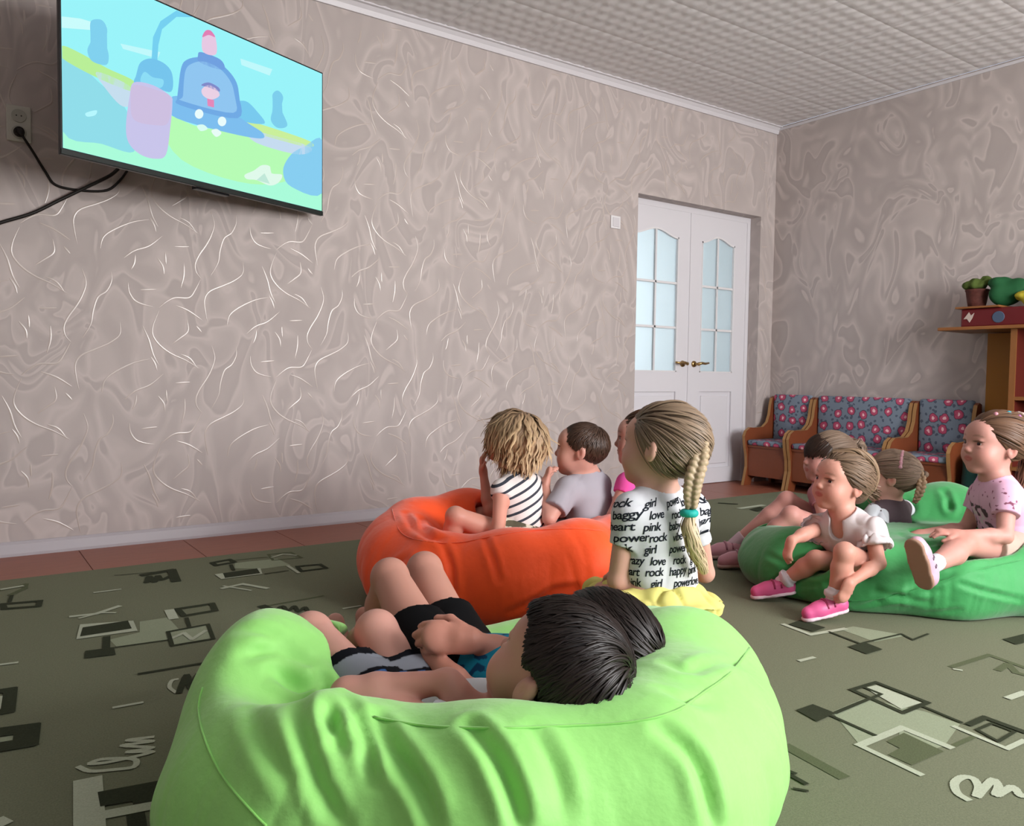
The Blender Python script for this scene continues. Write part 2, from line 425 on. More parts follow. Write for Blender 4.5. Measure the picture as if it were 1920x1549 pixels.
# ---- double door
door = empty('door_1', ((DOX0+DOX1)/2, .12, 0), kind='structure')
DY = .10
fr = MB().box(DOX0-.12, DY-.003, 0, DOX0-.085, DY+.06, DOZ-.04).box(DOX1-.035, DY-.003, 0, DOX1+.03, DY+.06, DOZ-.04).box(DOX0-.12, DY-.003, DOZ-.04, DOX1+.03, DY+.06, DOZ+.02).box(DOX1-.05, DY+.002, 0, DOX1-.035, DY+.06, DOZ-.04)
fr.build('door_frame', M_door, door)
M_gl = mat('frosted door glass', '#d3e3ea', .35, .5); M_gl.node_tree.nodes['Principled BSDF'].inputs['Transmission Weight'].default_value = .82
M_gl.node_tree.nodes['Principled BSDF'].inputs['Roughness'].default_value = .6
M_brass = mat('brass', '#a98b5c', .3, .5, metal=.9)
XM = -.83
def leaf(x0, x1, hs):
    L = MB(); gx0, gx1 = x0+(.125 if hs < 0 else .15), x1-.125; zb, zs, za = .845, 1.815, 1.865; y0, y1 = DY, DY+.04; mx = (gx0+gx1)/2
    L.box(x0, y0, .005, gx0, y1, DOZ-.04).box(gx1, y0, .005, x1, y1, DOZ-.04).box(gx0, y0, .005, gx1, y1, .12).box(gx0, y0, .70, gx1, y1, zb)
    n = 14; arch = [(gx0+(gx1-gx0)*i/n, zs+(za-zs)*(.5-.5*math.cos(2*math.pi*i/n))) for i in range(n+1)]
    for i in range(n): L.prism([arch[i], arch[i+1], (arch[i+1][0], DOZ-.04), (arch[i][0], DOZ-.04)], lambda a, b2, t: (a, t, b2), y0, y1)
    o = L.build('door_leaf', M_door, door)
    MB().box(gx0-.0, y0+.014, .12, gx1+.0, y1-.01, .70).box(gx0+.03, y0+.004, .15, gx1-.03, y0+.016, .67, b=.005).build('door_panel', M_door, o)
    zr = [zb, 1.165, 1.485, None]
    G_ = .014
    mu = MB().box(mx-.007, y0+.004, zb, mx+.007, y0+.03, za)
    for zz in zr[1:3]: mu.box(gx0, y0+.004, zz-.008, gx1, y0+.03, zz+.008)
    bd = .008
    mu.box(gx0, y0-.003, zb, gx0+bd, y0+.03, zs).box(gx1-bd, y0-.003, zb, gx1, y0+.03, zs).box(gx0, y0-.003, zb, gx1, y0+.03, zb+bd)
    for i in range(n): mu.prism([arch[i], arch[i+1], (arch[i+1][0], arch[i+1][1]-.012), (arch[i][0], arch[i][1]-.012)], lambda a, b2, t: (a, t, b2), y0-.003, y0+.03)
    mu.build('glazing_bar', M_white, o)
    for a, b2 in ((gx0, mx-.007), (mx+.007, gx1)):
        for j in range(3):
            z0 = zr[j]+.008
            if j < 2: MB().box(a, y0+.014, z0, b2, y0+.02, zr[j+1]-.008).build('pane', M_gl, o)
            else:
                pts = [(a, z0), (b2, z0)]+[(xx, zs+(za-zs)*(.5-.5*math.cos(2*math.pi*(xx-gx0)/(gx1-gx0)))) for xx in np.linspace(b2, a, 8)]
                fixn(MB().prism(pts, lambda p, q2, t: (p, t, q2), y0+.014, y0+.02).build('pane', M_gl, o))
    hx = x1-.06 if hs > 0 else x0+.06
    h = MB().tube([(hx, y0, .905), (hx, y0-.01, .905)], [.024, .022], 16).tube([(hx, y0-.008, .905), (hx, y0-.05, .905)], .009, 10)
    e = -hs
    h.tube([(hx, y0-.05, .905), (hx+e*.03, y0-.055, .912), (hx+e*.07, y0-.05, .908), (hx+e*.115, y0-.045, .914)], [.011, .010, .009, .007], 10)
    h.sphere((hx, y0-.05, .905), .013)
    h.build('door_handle', M_brass, o, smooth=True)
leaf(DOX0-.085, XM, 1); leaf(XM, DOX1-.05, -1)
MB().box(XM-.006, DY-.006, .005, XM+.012, DY, DOZ-.04).build('astragal', M_door, door)

# ---- wallpaper strokes: raised lacquer lines, one repeat traced and laid in half drop
STROKES = [[(620,335),(625,380),(650,420),(690,440),(740,452)],[(770,455),(810,425),(850,408),(915,408),(945,370),(970,320)],
 [(1020,-10),(1037,50),(1025,100),(1000,150),(965,200),(945,245),(950,285),(972,315)],[(1140,10),(1142,50),(1120,95),(1085,120),(1065,180),(1055,240),(1020,300)],
 [(1175,235),(1175,290),(1135,325),(1080,350),(1015,378),(990,420),(995,480),(1005,530)],[(690,545),(720,610),(740,680),(768,735)],
 [(770,470),(742,540),(740,590),(775,640),(830,680),(900,712),(965,752)],[(720,30),(640,42),(550,78),(500,115),(485,170)],
 [(655,200),(650,240),(635,270)],[(760,215),(788,255),(793,295)],[(890,240),(890,300),(875,360)],[(800,190),(803,245)],
 [(600,215),(650,180),(720,158),(785,110)],[(845,160),(915,162)],[(905,515),(910,570),(870,605),(835,630)],[(850,445),(910,470),(975,515)],[(950,545),(975,575)],[(680,370),(755,368)],
 [(725,20),(745,55),(755,90)],[(870,20),(915,45),(950,95)]]
M_stroke = mat('pearl lacquer line', '#b3a59e', .3, 1.0)
def wpt(cx, cy):
    p = on_plane(cx/2.581, 400+cy/2.581, 1, 0.0); return np.array([p[0], p[2]])
A0 = wpt(620, 335); rep_v = A0[1]-wpt(1210, 690)[1] if False else .0
DV = abs(wpt(1210, 60)[1]-wpt(1210, 690)[1]); DH = wpt(1210, 60)[0]-wpt(620, 335)[0]; DZ = wpt(1210, 60)[1]-wpt(620, 335)[1]
S0 = [[wpt(*p) for p in s] for s in STROKES]
def spline(pts, n=5):
    pts = [np.array(p, float) for p in pts]; out = []
    for i in range(len(pts)-1):
        p0, p1, p2, p3 = pts[max(i-1, 0)], pts[i], pts[i+1], pts[min(i+2, len(pts)-1)]
        for k in range(n):
            t = k/n; out.append(.5*((2*p1)+(-p0+p2)*t+(2*p0-5*p1+4*p2-p3)*t*t+(-p0+3*p1-3*p2+p3)*t**3))
    out.append(pts[-1]); return out
def ribbon(mb, pts, wmax, fn, zh=.0012):
    n = len(pts)
    L = []; vs = []; fs = []
    for i, p in enumerate(pts):
        t = pts[min(i+1, n-1)]-pts[max(i-1, 0)]; t = t/(np.linalg.norm(t)+1e-9); nn = np.array([-t[1], t[0]])
        ww = wmax*(.25+.75*math.sin(math.pi*(i+.3)/(n-.4))**.8)
        vs += [fn(*(p+nn*ww), 0), fn(*p, zh), fn(*(p-nn*ww), 0)]
    for i in range(n-1):
        a = 3*i; fs += [(a, a+3, a+4, a+1), (a+1, a+4, a+5, a+2)]
    mb.add(vs, fs)
def lay_strokes(x0, x1, fn, name, parent, skip=None):
    mb = MB(); rr = random.Random(3)
    ni = int(math.ceil(abs(x1-x0)/DH))+4
    for i in range(-ni, ni+1):
        for j in range(-9, 9):
            off = np.array([i*DH, i*(DZ-DV*round(DZ/DV)) if False else i*DZ+j*DV])
            if off[1]+A0[1] < -1.2 or off[1]+A0[1] > 3.8: continue
            for s in S0:
                pts = spline([p+off for p in s])
                if any(p[0] < x0+.01 or p[0] > x1-.01 or p[1] < .07 or p[1] > ROOM_H-.07 for p in pts): continue
                if skip and any(skip(p) for p in pts): continue
                ribbon(mb, pts, .0042, fn)
    return mb.build(name, M_stroke, parent, smooth=True, kind='stuff')
lay_strokes(XL, -.0, lambda a, b2, t: (a, -.0004-t, b2), 'embossed_line', wall_tv, skip=lambda p: DOX0-.01 < p[0] < DOX1+.01 and p[1] < DOZ+.01)

# ---- rug with woven motifs
RT = .012
rug = MB().box(-6.4, -5.6, 0, -.46, -.50, RT, b=.004).build('rug', mat('green grey pile', '#6f735e', .95, .1, noise=(260, .16, 4), bump=(500, .35, .002)), label='large green grey patterned rug covering most of the brown floor', cat='rug')
M_rd = mat('dark rug yarn', '#33382a', .95, .1, noise=(300, .2, 3)); M_rl = mat('pale rug yarn', '#a9b09c', .95, .1, noise=(300, .12, 3))
M_rm = mat('sage rug yarn', '#8d967e', .95, .1, noise=(300, .12, 3)); M_rs = mat('olive rug yarn', '#565d45', .95, .1, noise=(300, .2, 3))
MOT = {'d': (MB(), M_rd, 4), 'l': (MB(), M_rl, 3), 'm': (MB(), M_rm, 1), 's': (MB(), M_rs, 2)}
def fpt(u, v): p = on_plane(u, v, 2, RT); return np.array([p[0], p[1]])
def rpoly(k, pts, raw=False):
    mb, _, lv = MOT[k]; z = RT+.0006*lv+.000004*len(mb.f)
    w = pts if raw else [fpt(*p) for p in pts]
    ar = sum(w[i][0]*w[(i+1) % len(w)][1]-w[(i+1) % len(w)][0]*w[i][1] for i in range(len(w)))
    if ar < 0: w = w[::-1]
    if len(w) == 4 and False: pass
    mb.add([(p[0], p[1], z) for p in w], [tuple(range(len(w)))])
def rline(k, pts, wd=.012, raw=False, closed=False):
    w = [np.array(p, float) for p in pts] if raw else [fpt(*p) for p in pts]
    if closed: w = w+[w[0]]
    for i in range(len(w)-1):
        t = w[i+1]-w[i]; t = t/(np.linalg.norm(t)+1e-9); n = np.array([-t[1], t[0]])*wd/2; e = t*wd*.4
        rpoly(k, [w[i]+n-e, w[i+1]+n+e, w[i+1]-n+e, w[i]-n-e], raw=True)
def rscrib(k, pts, wd=.014):
    rline(k, spline([fpt(*p) for p in pts], 4), wd, raw=True)
# motif at the right front
rpoly('m', [(1560,1335),(1620,1310),(1735,1335),(1800,1358),(1770,1400),(1690,1420),(1685,1365),(1610,1395)])
rpoly('d', [(1493,1333),(1524,1322),(1567,1339),(1532,1355)]); rpoly('l', [(1512,1334),(1527,1330),(1545,1338),(1531,1344)])
rline('d', [(1567,1338),(1632,1311)], .012); rline('d', [(1555,1342),(1640,1380)], .010)
rline('d', [(1597,1295),(1643,1281),(1740,1319),(1693,1338)], .014, closed=True); rpoly('l', [(1622,1291),(1643,1286),(1728,1319),(1690,1331)])
rline('d', [(1622,1291),(1652,1303),(1632,1312)], .010); rline('s', [(1660,1300),(1690,1312),(1705,1322)], .008)
rline('d', [(1728,1325),(1802,1356)], .010)
rline('d', [(1818,1360),(1847,1347),(1920,1374)], .018); rline('d', [(1832,1370),(1860,1358),(1902,1374),(1872,1392)], .009, closed=True)
rline('l', [(1790,1364),(1888,1405),(1920,1390)], .014); rline('s', [(1782,1402),(1825,1383)], .012)
rline('l', [(1612,1399),(1692,1366),(1780,1402)], .020); rline('l', [(1612,1399),(1725,1453)], .016)
rpoly('s', [(1662,1391),(1695,1375),(1770,1410),(1710,1436),(1665,1416),(1687,1404)])
rline('s', [(1478,1402),(1575,1455)], .030); rline('d', [(1476,1452),(1510,1471)], .012); rline('d', [(1480,1448),(1490,1452)], .010); rline('d', [(1490,1481),(1513,1485)], .008)
rscrib('l', [(1813,1500),(1795,1488),(1790,1470),(1805,1459),(1825,1462),(1835,1478),(1832,1494),(1845,1480),(1862,1464),(1872,1476),(1868,1492),(1885,1484),(1900,1478),(1912,1492),(1920,1494)], .016)
rline('l', [(1892,1310),(1920,1300)], .02); rline('l', [(1500,1240),(1525,1234)], .014)
rline('s', [(1785,1251),(1855,1229),(1920,1252)], .018); rline('s', [(1872,1257),(1890,1246),(1905,1262),(1920,1266)], .02); rline('l', [(1790,1256),(1802,1258)], .01)
rpoly('d', [(1590,1214),(1620,1205),(1655,1219),(1625,1228)]); rpoly('l', [(1608,1215),(1621,1211),(1634,1217),(1623,1221)])
rpoly('d', [(1478,1172),(1500,1164),(1548,1178),(1525,1186)]); rline('l', [(1470,1172),(1520,1191),(1584,1180)], .018); rline('d', [(1555,1186),(1612,1208)], .009); rline('d', [(1622,1206),(1690,1190),(1712,1201),(1740,1190)], .009)
rpoly('m', [(1575,1180),(1600,1175),(1700,1192),(1640,1204)])
rpoly('d', [(1880,1200),(1920,1190),(1920,1207),(1905,1210)]); rpoly('l', [(1895,1200),(1912,1196),(1920,1200),(1910,1204)])
# motifs on the left
def left_motif(ox, oy, s):
    T = lambda pts: [(ox+(x-250)*s, oy+(y-1190)*s) for x, y in pts]
    rpoly('l', T([(150,1172),(143,1200),(258,1184),(250,1165)])); rpoly('d', T([(155,1178),(150,1195),(247,1180),(240,1165)]))
    rpoly('m', T([(262,1166),(315,1158),(335,1180),(315,1200),(220,1214),(205,1200),(262,1186)]))
    rpoly('d', T([(160,1222),(158,1236),(217,1229),(214,1215)])); rpoly('l', T([(174,1224),(173,1230),(202,1226),(202,1221)]))
    rline('d', T([(200,1196),(199,1218)]), .02); rline('d', T([(217,1215),(318,1201)]), .008)
    rpoly('m', T([(315,1186),(323,1212),(400,1199),(390,1172)])); rline('d', T([(315,1186),(323,1212),(400,1199),(390,1172)]), .012, closed=True)
    rline('l', T([(322,1198),(345,1188),(360,1200),(385,1184)]), .014); rline('d', T([(355,1176),(350,1160)]), .012)
    rline('d', T([(333,1143),(398,1133),(404,1146),(345,1156)]), .02, closed=True); rline('l', T([(318,1146),(325,1160)]), .03)
    rline('l', T([(135,1157),(180,1152),(222,1138)]), .02); rline('l', T([(150,1160),(190,1150),(215,1150)]), .012)
left_motif(250, 1190, 1.0)
def left_motif2():
    rpoly('l', [(402,1078),(415,1087),(492,1077),(488,1066)]); rpoly('d', [(418,1076),(422,1085),(488,1076),(482,1067)])
    rpoly('m', [(490,1067),(545,1060),(520,1048),(440,1056),(440,1066)])
    rline('d', [(398,1056),(405,1061),(440,1055),(430,1050)], .02, closed=True); rline('d', [(433,1060),(438,1070)], .014); rline('s', [(440,1051),(500,1045)], .008)
    rline('s', [(503,1040),(512,1051),(565,1046),(545,1036)], .012, closed=True); rline('l', [(510,1046),(530,1040),(555,1042)], .012)
    rline('d', [(557,1063),(565,1072),(612,1066),(600,1059)], .016, closed=True); rline('d', [(497,1077),(540,1071)], .008); rline('l', [(540,1062),(560,1075)], .014)
    rline('l', [(418,1104),(455,1096),(500,1104)], .02); rline('l', [(420,1100),(470,1108)], .012)
left_motif2()
rline('d', [(270,1079),(322,1070),(330,1090)], .035); rline('d', [(215,1080),(310,1072)], .006)
rscrib('d', [(275,1093),(280,1082),(290,1092),(296,1081),(303,1088),(318,1082)], .02)
rline('l', [(178,1112),(225,1106)], .012); rline('l', [(645,1142),(675,1137)], .012); rline('s', [(493,1138),(605,1118)], .012); rline('d', [(493,1138),(512,1146)], .03)
rscrib('d', [(515,1147),(530,1138),(540,1147),(552,1138),(560,1148),(572,1140),(578,1150)], .014)
rline('d', [(262,1265),(405,1241)], .012); rscrib('d', [(336,1300),(350,1268),(358,1292),(372,1266),(382,1288),(400,1262),(408,1268)], .016)
rline('l', [(215,1328),(265,1319)], .012); rscrib('l', [(330,1300),(318,1290),(322,1278),(332,1275)], .01)
rscrib('l', [(148,1440),(170,1448),(215,1445),(250,1440),(255,1428),(235,1424),(190,1426),(170,1434),(210,1430),(285,1412),(240,1412),(285,1404),(230,1400),(285,1392),(240,1390),(285,1384)], .012)
rline('l', [(0,1248),(30,1244)], .014)
rline('d', [(0,1298),(20,1295),(15,1335),(0,1338)], .03); rline('l', [(0,1310),(10,1309),(8,1325),(0,1328)], .02)
rline('d', [(0,1375),(52,1368),(48,1395),(0,1403)], .05); rpoly('m', [(0,1383),(40,1377),(38,1388),(0,1394)])
rline('s', [(0,1108),(48,1096),(46,1104),(20,1116)], .02); rline('l', [(5,1106),(40,1100)], .02); rline('d', [(22,1118),(18,1130)], .012); rline('d', [(5,1134),(75,1128),(72,1138),(8,1143)], .02, closed=True)
rline('l', [(165,1470),(168,1549)], .05); rpoly('d', [(183,1488),(300,1466),(305,1500),(250,1512),(248,1505),(188,1515)]); rline('l', [(170,1535),(290,1512)], .03); rline('d', [(255,1535),(257,1549)], .03)
rline('l', [(0,1540),(10,1545)], .02)
# far side, beyond the orange bag and under the benches
rline('d', [(1350,944),(1380,946)], .03); rline('l', [(1388,954),(1430,948)], .04); rpoly('d', [(1405,956),(1425,951),(1440,956),(1420,960)])
for off in ((1.9, -.1), (3.5, -3.2), (1.6, -2.9)):
    base = fpt(250, 1190)
    pass
for key, (mb, mm, lv) in MOT.items():
    if mb.v: mb.build('woven_motif', mm, rug, kind='stuff')

# ---- light switch, wall socket, television
p = on_plane(1153, 417, 1, 0)
sw = MB().box(-.042, -.010, -.042, .042, 0, .042, b=.003)
sw = sw.build('light_switch', M_white, label='small square white light switch on the wall left of the door', cat='switch'); sw.location = (p[0], 0, p[2])
MB().box(-.028, -.014, -.03, .028, -.009, .03, b=.002).build('rocker', M_trim, sw).location = (0, 0, 0)
for ch in sw.children: ch.matrix_parent_inverse = Matrix()
p = on_plane(35, 233, 1, 0); sx, sz = p[0], p[2]
so = MB().box(-.045, -.012, -.075, .045, 0, .075, b=.004).build('wall_socket', mat('socket plastic', '#b9b6ad', .4, .4), label='white double wall socket left of the television', cat='socket'); so.location = (sx, 0, sz)
for zz in (.032, -.036):
    o = MB(); 
    o.tube([(0, -.012, zz), (0, -.016, zz)], [.028, .027], 24); o = o.build('socket_face', mat('socket plastic inner', '#a5a299', .5, .3), so, smooth=False); o.matrix_parent_inverse = Matrix()
    for dx in (-.009, .009):
        h2 = MB().tube([(dx, -.0165, zz), (dx, -.0155, zz)], .003, 8).build('socket_hole', M_black, o); h2.matrix_parent_inverse = Matrix()
pl = fixn(MB().tube([(0, 0, 0), (0, -.018, 0)], [.021, .019], 16).tube([(0, -.016, 0), (.004, -.035, -.006), (.010, -.038, -.024)], [.014, .011, .006], 12).build('power_plug', M_cable, label='black power plug in the lower half of the wall socket', cat='plug', smooth=True))
pl.location = (sx, -.016, sz-.036)

# television: hung on a swivel arm, left end pulled out from the wall
ang = YAW+math.atan((1918-960)/FPX); tdir = np.array([math.sin(ang), math.cos(ang), 0.]); tn = np.array([tdir[1], -tdir[0], 0.])   # tn faces the room
RB = on_plane(605, 405, 1, -.11)
def tv_t(u, v):       # where a pixel ray meets the screen plane
    d = VF + VR*(u-960)/FPX - VU*(v-774.5)/FPX; t = ((RB-CAM)@tn)/(d@tn); q2 = CAM+d*t; return (q2-RB)@tdir, q2[2]
tl, zl = tv_t(114, 297); tr_, zr_ = tv_t(609, 138); zb_ = RB[2]
TVW = -tl; TVH = zr_-zb_
Tm = Matrix(((tdir[0], -tn[0], 0, RB[0]), (tdir[1], -tn[1], 0, RB[1]), (0, 0, 1, zb_), (0, 0, 0, 1)))   # local x along screen, y into the wall, z up; origin lower right front
def place(o, M=Tm):
    o.matrix_world = M; return o
tv = MB().box(-TVW, 0.0, 0, 0, .018, TVH, b=.003).box(-TVW+.12, .018, .05, -.12, .06, TVH-.16, b=.008).build('television', mat('tv case', '#0c0e12', .3, .5), label='large black flat television on the wall showing a bright cartoon', cat='television')
tv.matrix_world = Tm
def tvpart(o): o.matrix_parent_inverse = Matrix(); return o
bz = .008
tvpart(MB().box(-TVW+bz, -.0015, .024, -bz, 0, TVH-bz).build('screen', mat('screen sky', '#9af5fb', emit=.98), tv))
tvpart(MB().box(-TVW, -.004, 0, 0, .0, .022, b=.002).build('lower_bezel', mat('bezel gloss', '#15201f', .15, .6), tv))
tvpart(MB().box(-TVW*.55, .02, -.006, -TVW*.42, .05, .05).build('speaker_bar', M_black, tv))
# the wall arm
cx_ = -TVW*.5
arm = MB().box(cx_-.11, .06, TVH*.3, cx_+.11, .075, TVH*.7)
armo = tvpart(arm.build('mounting_plate', M_black, tv))
mid = RB+tdir*(-.3)-tn*.07+ZZ*(TVH*.5)
wallpt = np.array([mid[0]+.02, 0, mid[2]])
mbk = MB().tube([np.array(Tm @ Vector((cx_, .07, TVH*.5))), (np.array(Tm @ Vector((cx_, .07, TVH*.5)))+wallpt)/2+np.array([.08, 0, 0]), wallpt], .014, 8).box(wallpt[0]-.06, -.012, wallpt[2]-.11, wallpt[0]+.06, 0, wallpt[2]+.11)
ao = mbk.build('wall_bracket', M_black, tv); ao.matrix_parent_inverse = Tm.inverted()
# the picture, flat on the screen; given by photo pixels carried to the screen plane
PIC = {}
def scr(colr, pts, lvl, smooth=True, name='picture'):
    w = []
    for u, v in pts:
        t, z2 = tv_t(u, v); w.append(np.array([min(max(t, -TVW+bz), -bz), min(max(z2-zb_, .024), TVH-bz)]))
    if smooth:
        n = len(w); out = []
        for i in range(n):
            p0, p1, p2, p3 = w[i-1], w[i], w[(i+1) % n], w[(i+2) % n]
            for k in range(5):
                s = k/5; out.append(.5*((2*p1)+(-p0+p2)*s+(2*p0-5*p1+4*p2-p3)*s*s+(-p0+3*p1-3*p2+p3)*s**3))
        w = [np.array([min(max(a[0], -TVW+bz), -bz), min(max(a[1], .024), TVH-bz)]) for a in out]
    PIC.setdefault(colr, []).append((w, lvl))
scr('#a9fbd9', [(114,180),(170,215),(240,250),(330,262),(420,262),(520,280),(608,300),(640,430),(360,420),(100,330)], 1)          # field
scr('#b6fbb4', [(300,215),(380,240),(470,245),(560,270),(555,330),(470,345),(340,300)], 2)
scr('#c5ddee', [(180,135),(240,160),(255,190),(230,200),(200,170)], 3); scr('#c5dbf0', [(470,245),(580,275),(560,290),(480,268)], 3)
scr('#b8ee96', [(112,85),(150,100),(200,128),(250,152),(250,172),(190,150),(112,108)], 3); scr('#c9ef9a', [(455,225),(540,250),(585,268),(570,275),(450,240)], 3)
scr('#8fdce9', [(110,106),(150,122),(185,155),(225,190),(248,235),(250,285),(190,270),(110,245)], 2)
scr('#86cdf0', [(608,265),(570,275),(545,290),(530,320),(545,350),(612,365)], 3)
scr('#7fd0ee', [(168,50),(172,38),(190,38),(200,55),(198,80),(203,105),(198,122),(172,115),(163,95),(170,75)], 4)                    # bush
scr('#7ccdec', [(510,178),(520,170),(530,182),(527,205),(538,235),(520,240),(507,225),(512,200)], 4)
scr('#c9fbfb', [(112,30),(150,35),(200,50),(190,58),(114,52)], 2, False); scr('#bff8fb', [(225,82),(300,98),(295,110),(230,92)], 2, False); scr('#bff8fb', [(450,110),(510,130),(505,142),(452,122)], 2, False)
scr('#b4f6fd', [(160,212),(180,207),(178,216),(163,219)], 4)
scr('#74cff0', [(283,115),(286,70),(300,40),(330,20),(362,14),(362,22),(330,32),(303,55),(296,85),(294,118)], 5, False)             # pipe
scr('#74c4ec', [(255,140),(262,118),(282,110),(308,120),(322,140),(320,172),(290,165),(252,158)], 6)
scr('#8bdcf5', [(262,150),(270,135),(285,145),(305,150),(300,165),(270,160)], 7)
scr('#7cbdee', [(330,180),(420,205),(470,235),(492,250),(488,260),(430,250),(330,222),(322,200)], 6)                                # hull
scr('#77c9ee', [(440,195),(460,190),(480,208),(495,232),(450,225)], 5)
scr('#6fa9e4', [(333,180),(338,130),(350,112),(380,108),(415,122),(440,150),(447,180),(444,222),(338,198)], 7)                       # cabin
scr('#8fc5f0', [(342,180),(346,135),(358,120),(382,116),(412,130),(432,155),(438,180),(436,212),(342,190)], 8)
scr('#6f9fdf', [(370,105),(376,98),(412,112),(420,130),(400,128),(372,116)], 8)
scr('#e6c8e2', [(380,98),(378,72),(388,60),(402,68),(404,102)], 9); scr('#e07fb4', [(378,70),(384,58),(394,58),(402,70),(390,66)], 10)
scr('#7f88c8', [(376,160),(390,155),(408,164),(410,172),(392,165)], 10); scr('#ead0e4', [(377,168),(390,160),(405,168),(410,180),(395,187),(380,180)], 10); scr('#e487b8', [(387,185),(400,188),(400,202),(388,199)], 10, False)
for cu, cv in ((372, 214), (415, 228)): scr('#e8fbfb', [(cu+8*math.cos(a), cv+9*math.sin(a)) for a in np.linspace(0, 5.5, 8)], 10)
scr('#d8fbf2', [(368,236),(380,234),(388,242),(375,246)], 9); scr('#e6fbf5', [(395,246),(405,242),(414,250),(404,257)], 9)
scr('#c8c4ea', [(250,155),(285,160),(318,180),(322,195),(318,240),(310,290),(290,298),(262,290),(240,268),(235,235),(242,180)], 9)
scr('#cdbfe0', [(250,160),(300,172),(318,185),(314,230),(290,235),(250,225),(244,190)], 10)
scr('#dff9ea', [(458,328),(475,320),(490,310),(505,312),(508,325),(528,328),(522,342),(505,348),(480,338),(462,336)], 5); scr('#c0e8d8', [(480,338),(495,325),(505,345)], 6, False)
for colr, lst in PIC.items():
    for w, lvl in lst:
        y = -.0018-.0003*lvl; mb = MB()
        bmq = bmesh.new(); vs = [bmq.verts.new((p[0], y, p[1])) for p in w]
        fq = bmq.faces.new(vs); bmesh.ops.triangulate(bmq, faces=[fq]); bmq.verts.index_update()
        mb.add([v.co[:] for v in bmq.verts], [[v.index for v in f.verts] for f in bmq.faces]); bmq.free()
        tvpart(mb.build('screen_picture', mat('picture '+colr, colr, emit=1.0), tv))

# cables
def cable(name, pts, r, label):
    fixn(MB().tube(spline(pts, 8), r, 8).build(name, M_cable, smooth=True, label=label, cat='cable'))
def wp(u, v, off=.006): return on_plane(u, v, 1, -off)
plug_end = np.array([sx+.010, -.054, sz-.06])
cable('power_cable', [plug_end, wp(62, 285, .03), wp(85, 322), wp(105, 347), wp(150, 357), wp(200, 357), wp(225, 338), wp(240, 318, .02)], .0055, 'thin black cable looping from the wall socket to the television')
cable('signal_cable', [wp(-60, 440, .03), wp(0, 418, .03), wp(60, 400, .03), wp(110, 376, .03), wp(160, 352, .035), wp(205, 330, .05), wp(222, 316, .07)], .0075, 'thick black cable rising from the left picture edge to the television')
# ------------------------------------------------------------------ bean bags
CAPS = []                                # where bodies press into the bags
def fabric(name, color, gloss=.5):
    return mat(name, color, gloss, .28, sheen=.25, noise=(5, .04, 2), bump=(38, .30, .006))
def pix(u, v): return VF + VR*(u-960)/FPX - VU*(v-774.5)/FPX
def wrinkle(p, n, c, freq, amp, zf=2.5, seed=0., top=1.0):
    th = np.arctan2(p[:, 1]-c[1], p[:, 0]-c[0]); z = p[:, 2]
    q1 = np.stack([np.cos(th)*freq*.6+seed, np.sin(th)*freq*.6+seed, z*zf+seed], 1)+20
    w = vnoise(q1*.5)
    q = np.stack([np.cos(th)*freq+w*2.2+seed, np.sin(th)*freq+w*2.2, z*zf+seed*3], 1)+20
    a = 1-np.abs(2*vnoise(q)-1); a = a**2.2
    b = vnoise(p*9+seed+30)-.5
    m = .3+.7*np.clip(vnoise(p*3.1+seed+11)*2-.55, 0, 1)
    side = np.clip(1.15-np.abs(n[:, 2])*top, 0.15, 1)
    return -amp*a*m*side+amp*.9*b
def folds(p, n, lst):                     # soft creases: (polyline, depth, width)
    d = np.zeros(len(p))
    for pts, depth, wd in lst:
        best = np.full(len(p), 1e9); tt = np.zeros(len(p)); m = len(pts)-1
        for i in range(m):
            a, b = pts[i], pts[i+1]; ab = b-a; t = np.clip(((p-a)@ab)/(ab@ab), 0, 1)
            q = np.linalg.norm(p-a-t[:, None]*ab, axis=1); k = q < best; best[k] = q[k]; tt[k] = (i+t[k])/m
        taper = np.sin(np.pi*np.clip(tt*.9+.05, 0, 1))**.6
        d += -depth*taper*np.exp(-(best/wd)**2)+.55*depth*taper*np.exp(-((best-2.0*wd)/(1.1*wd))**2)
    return d
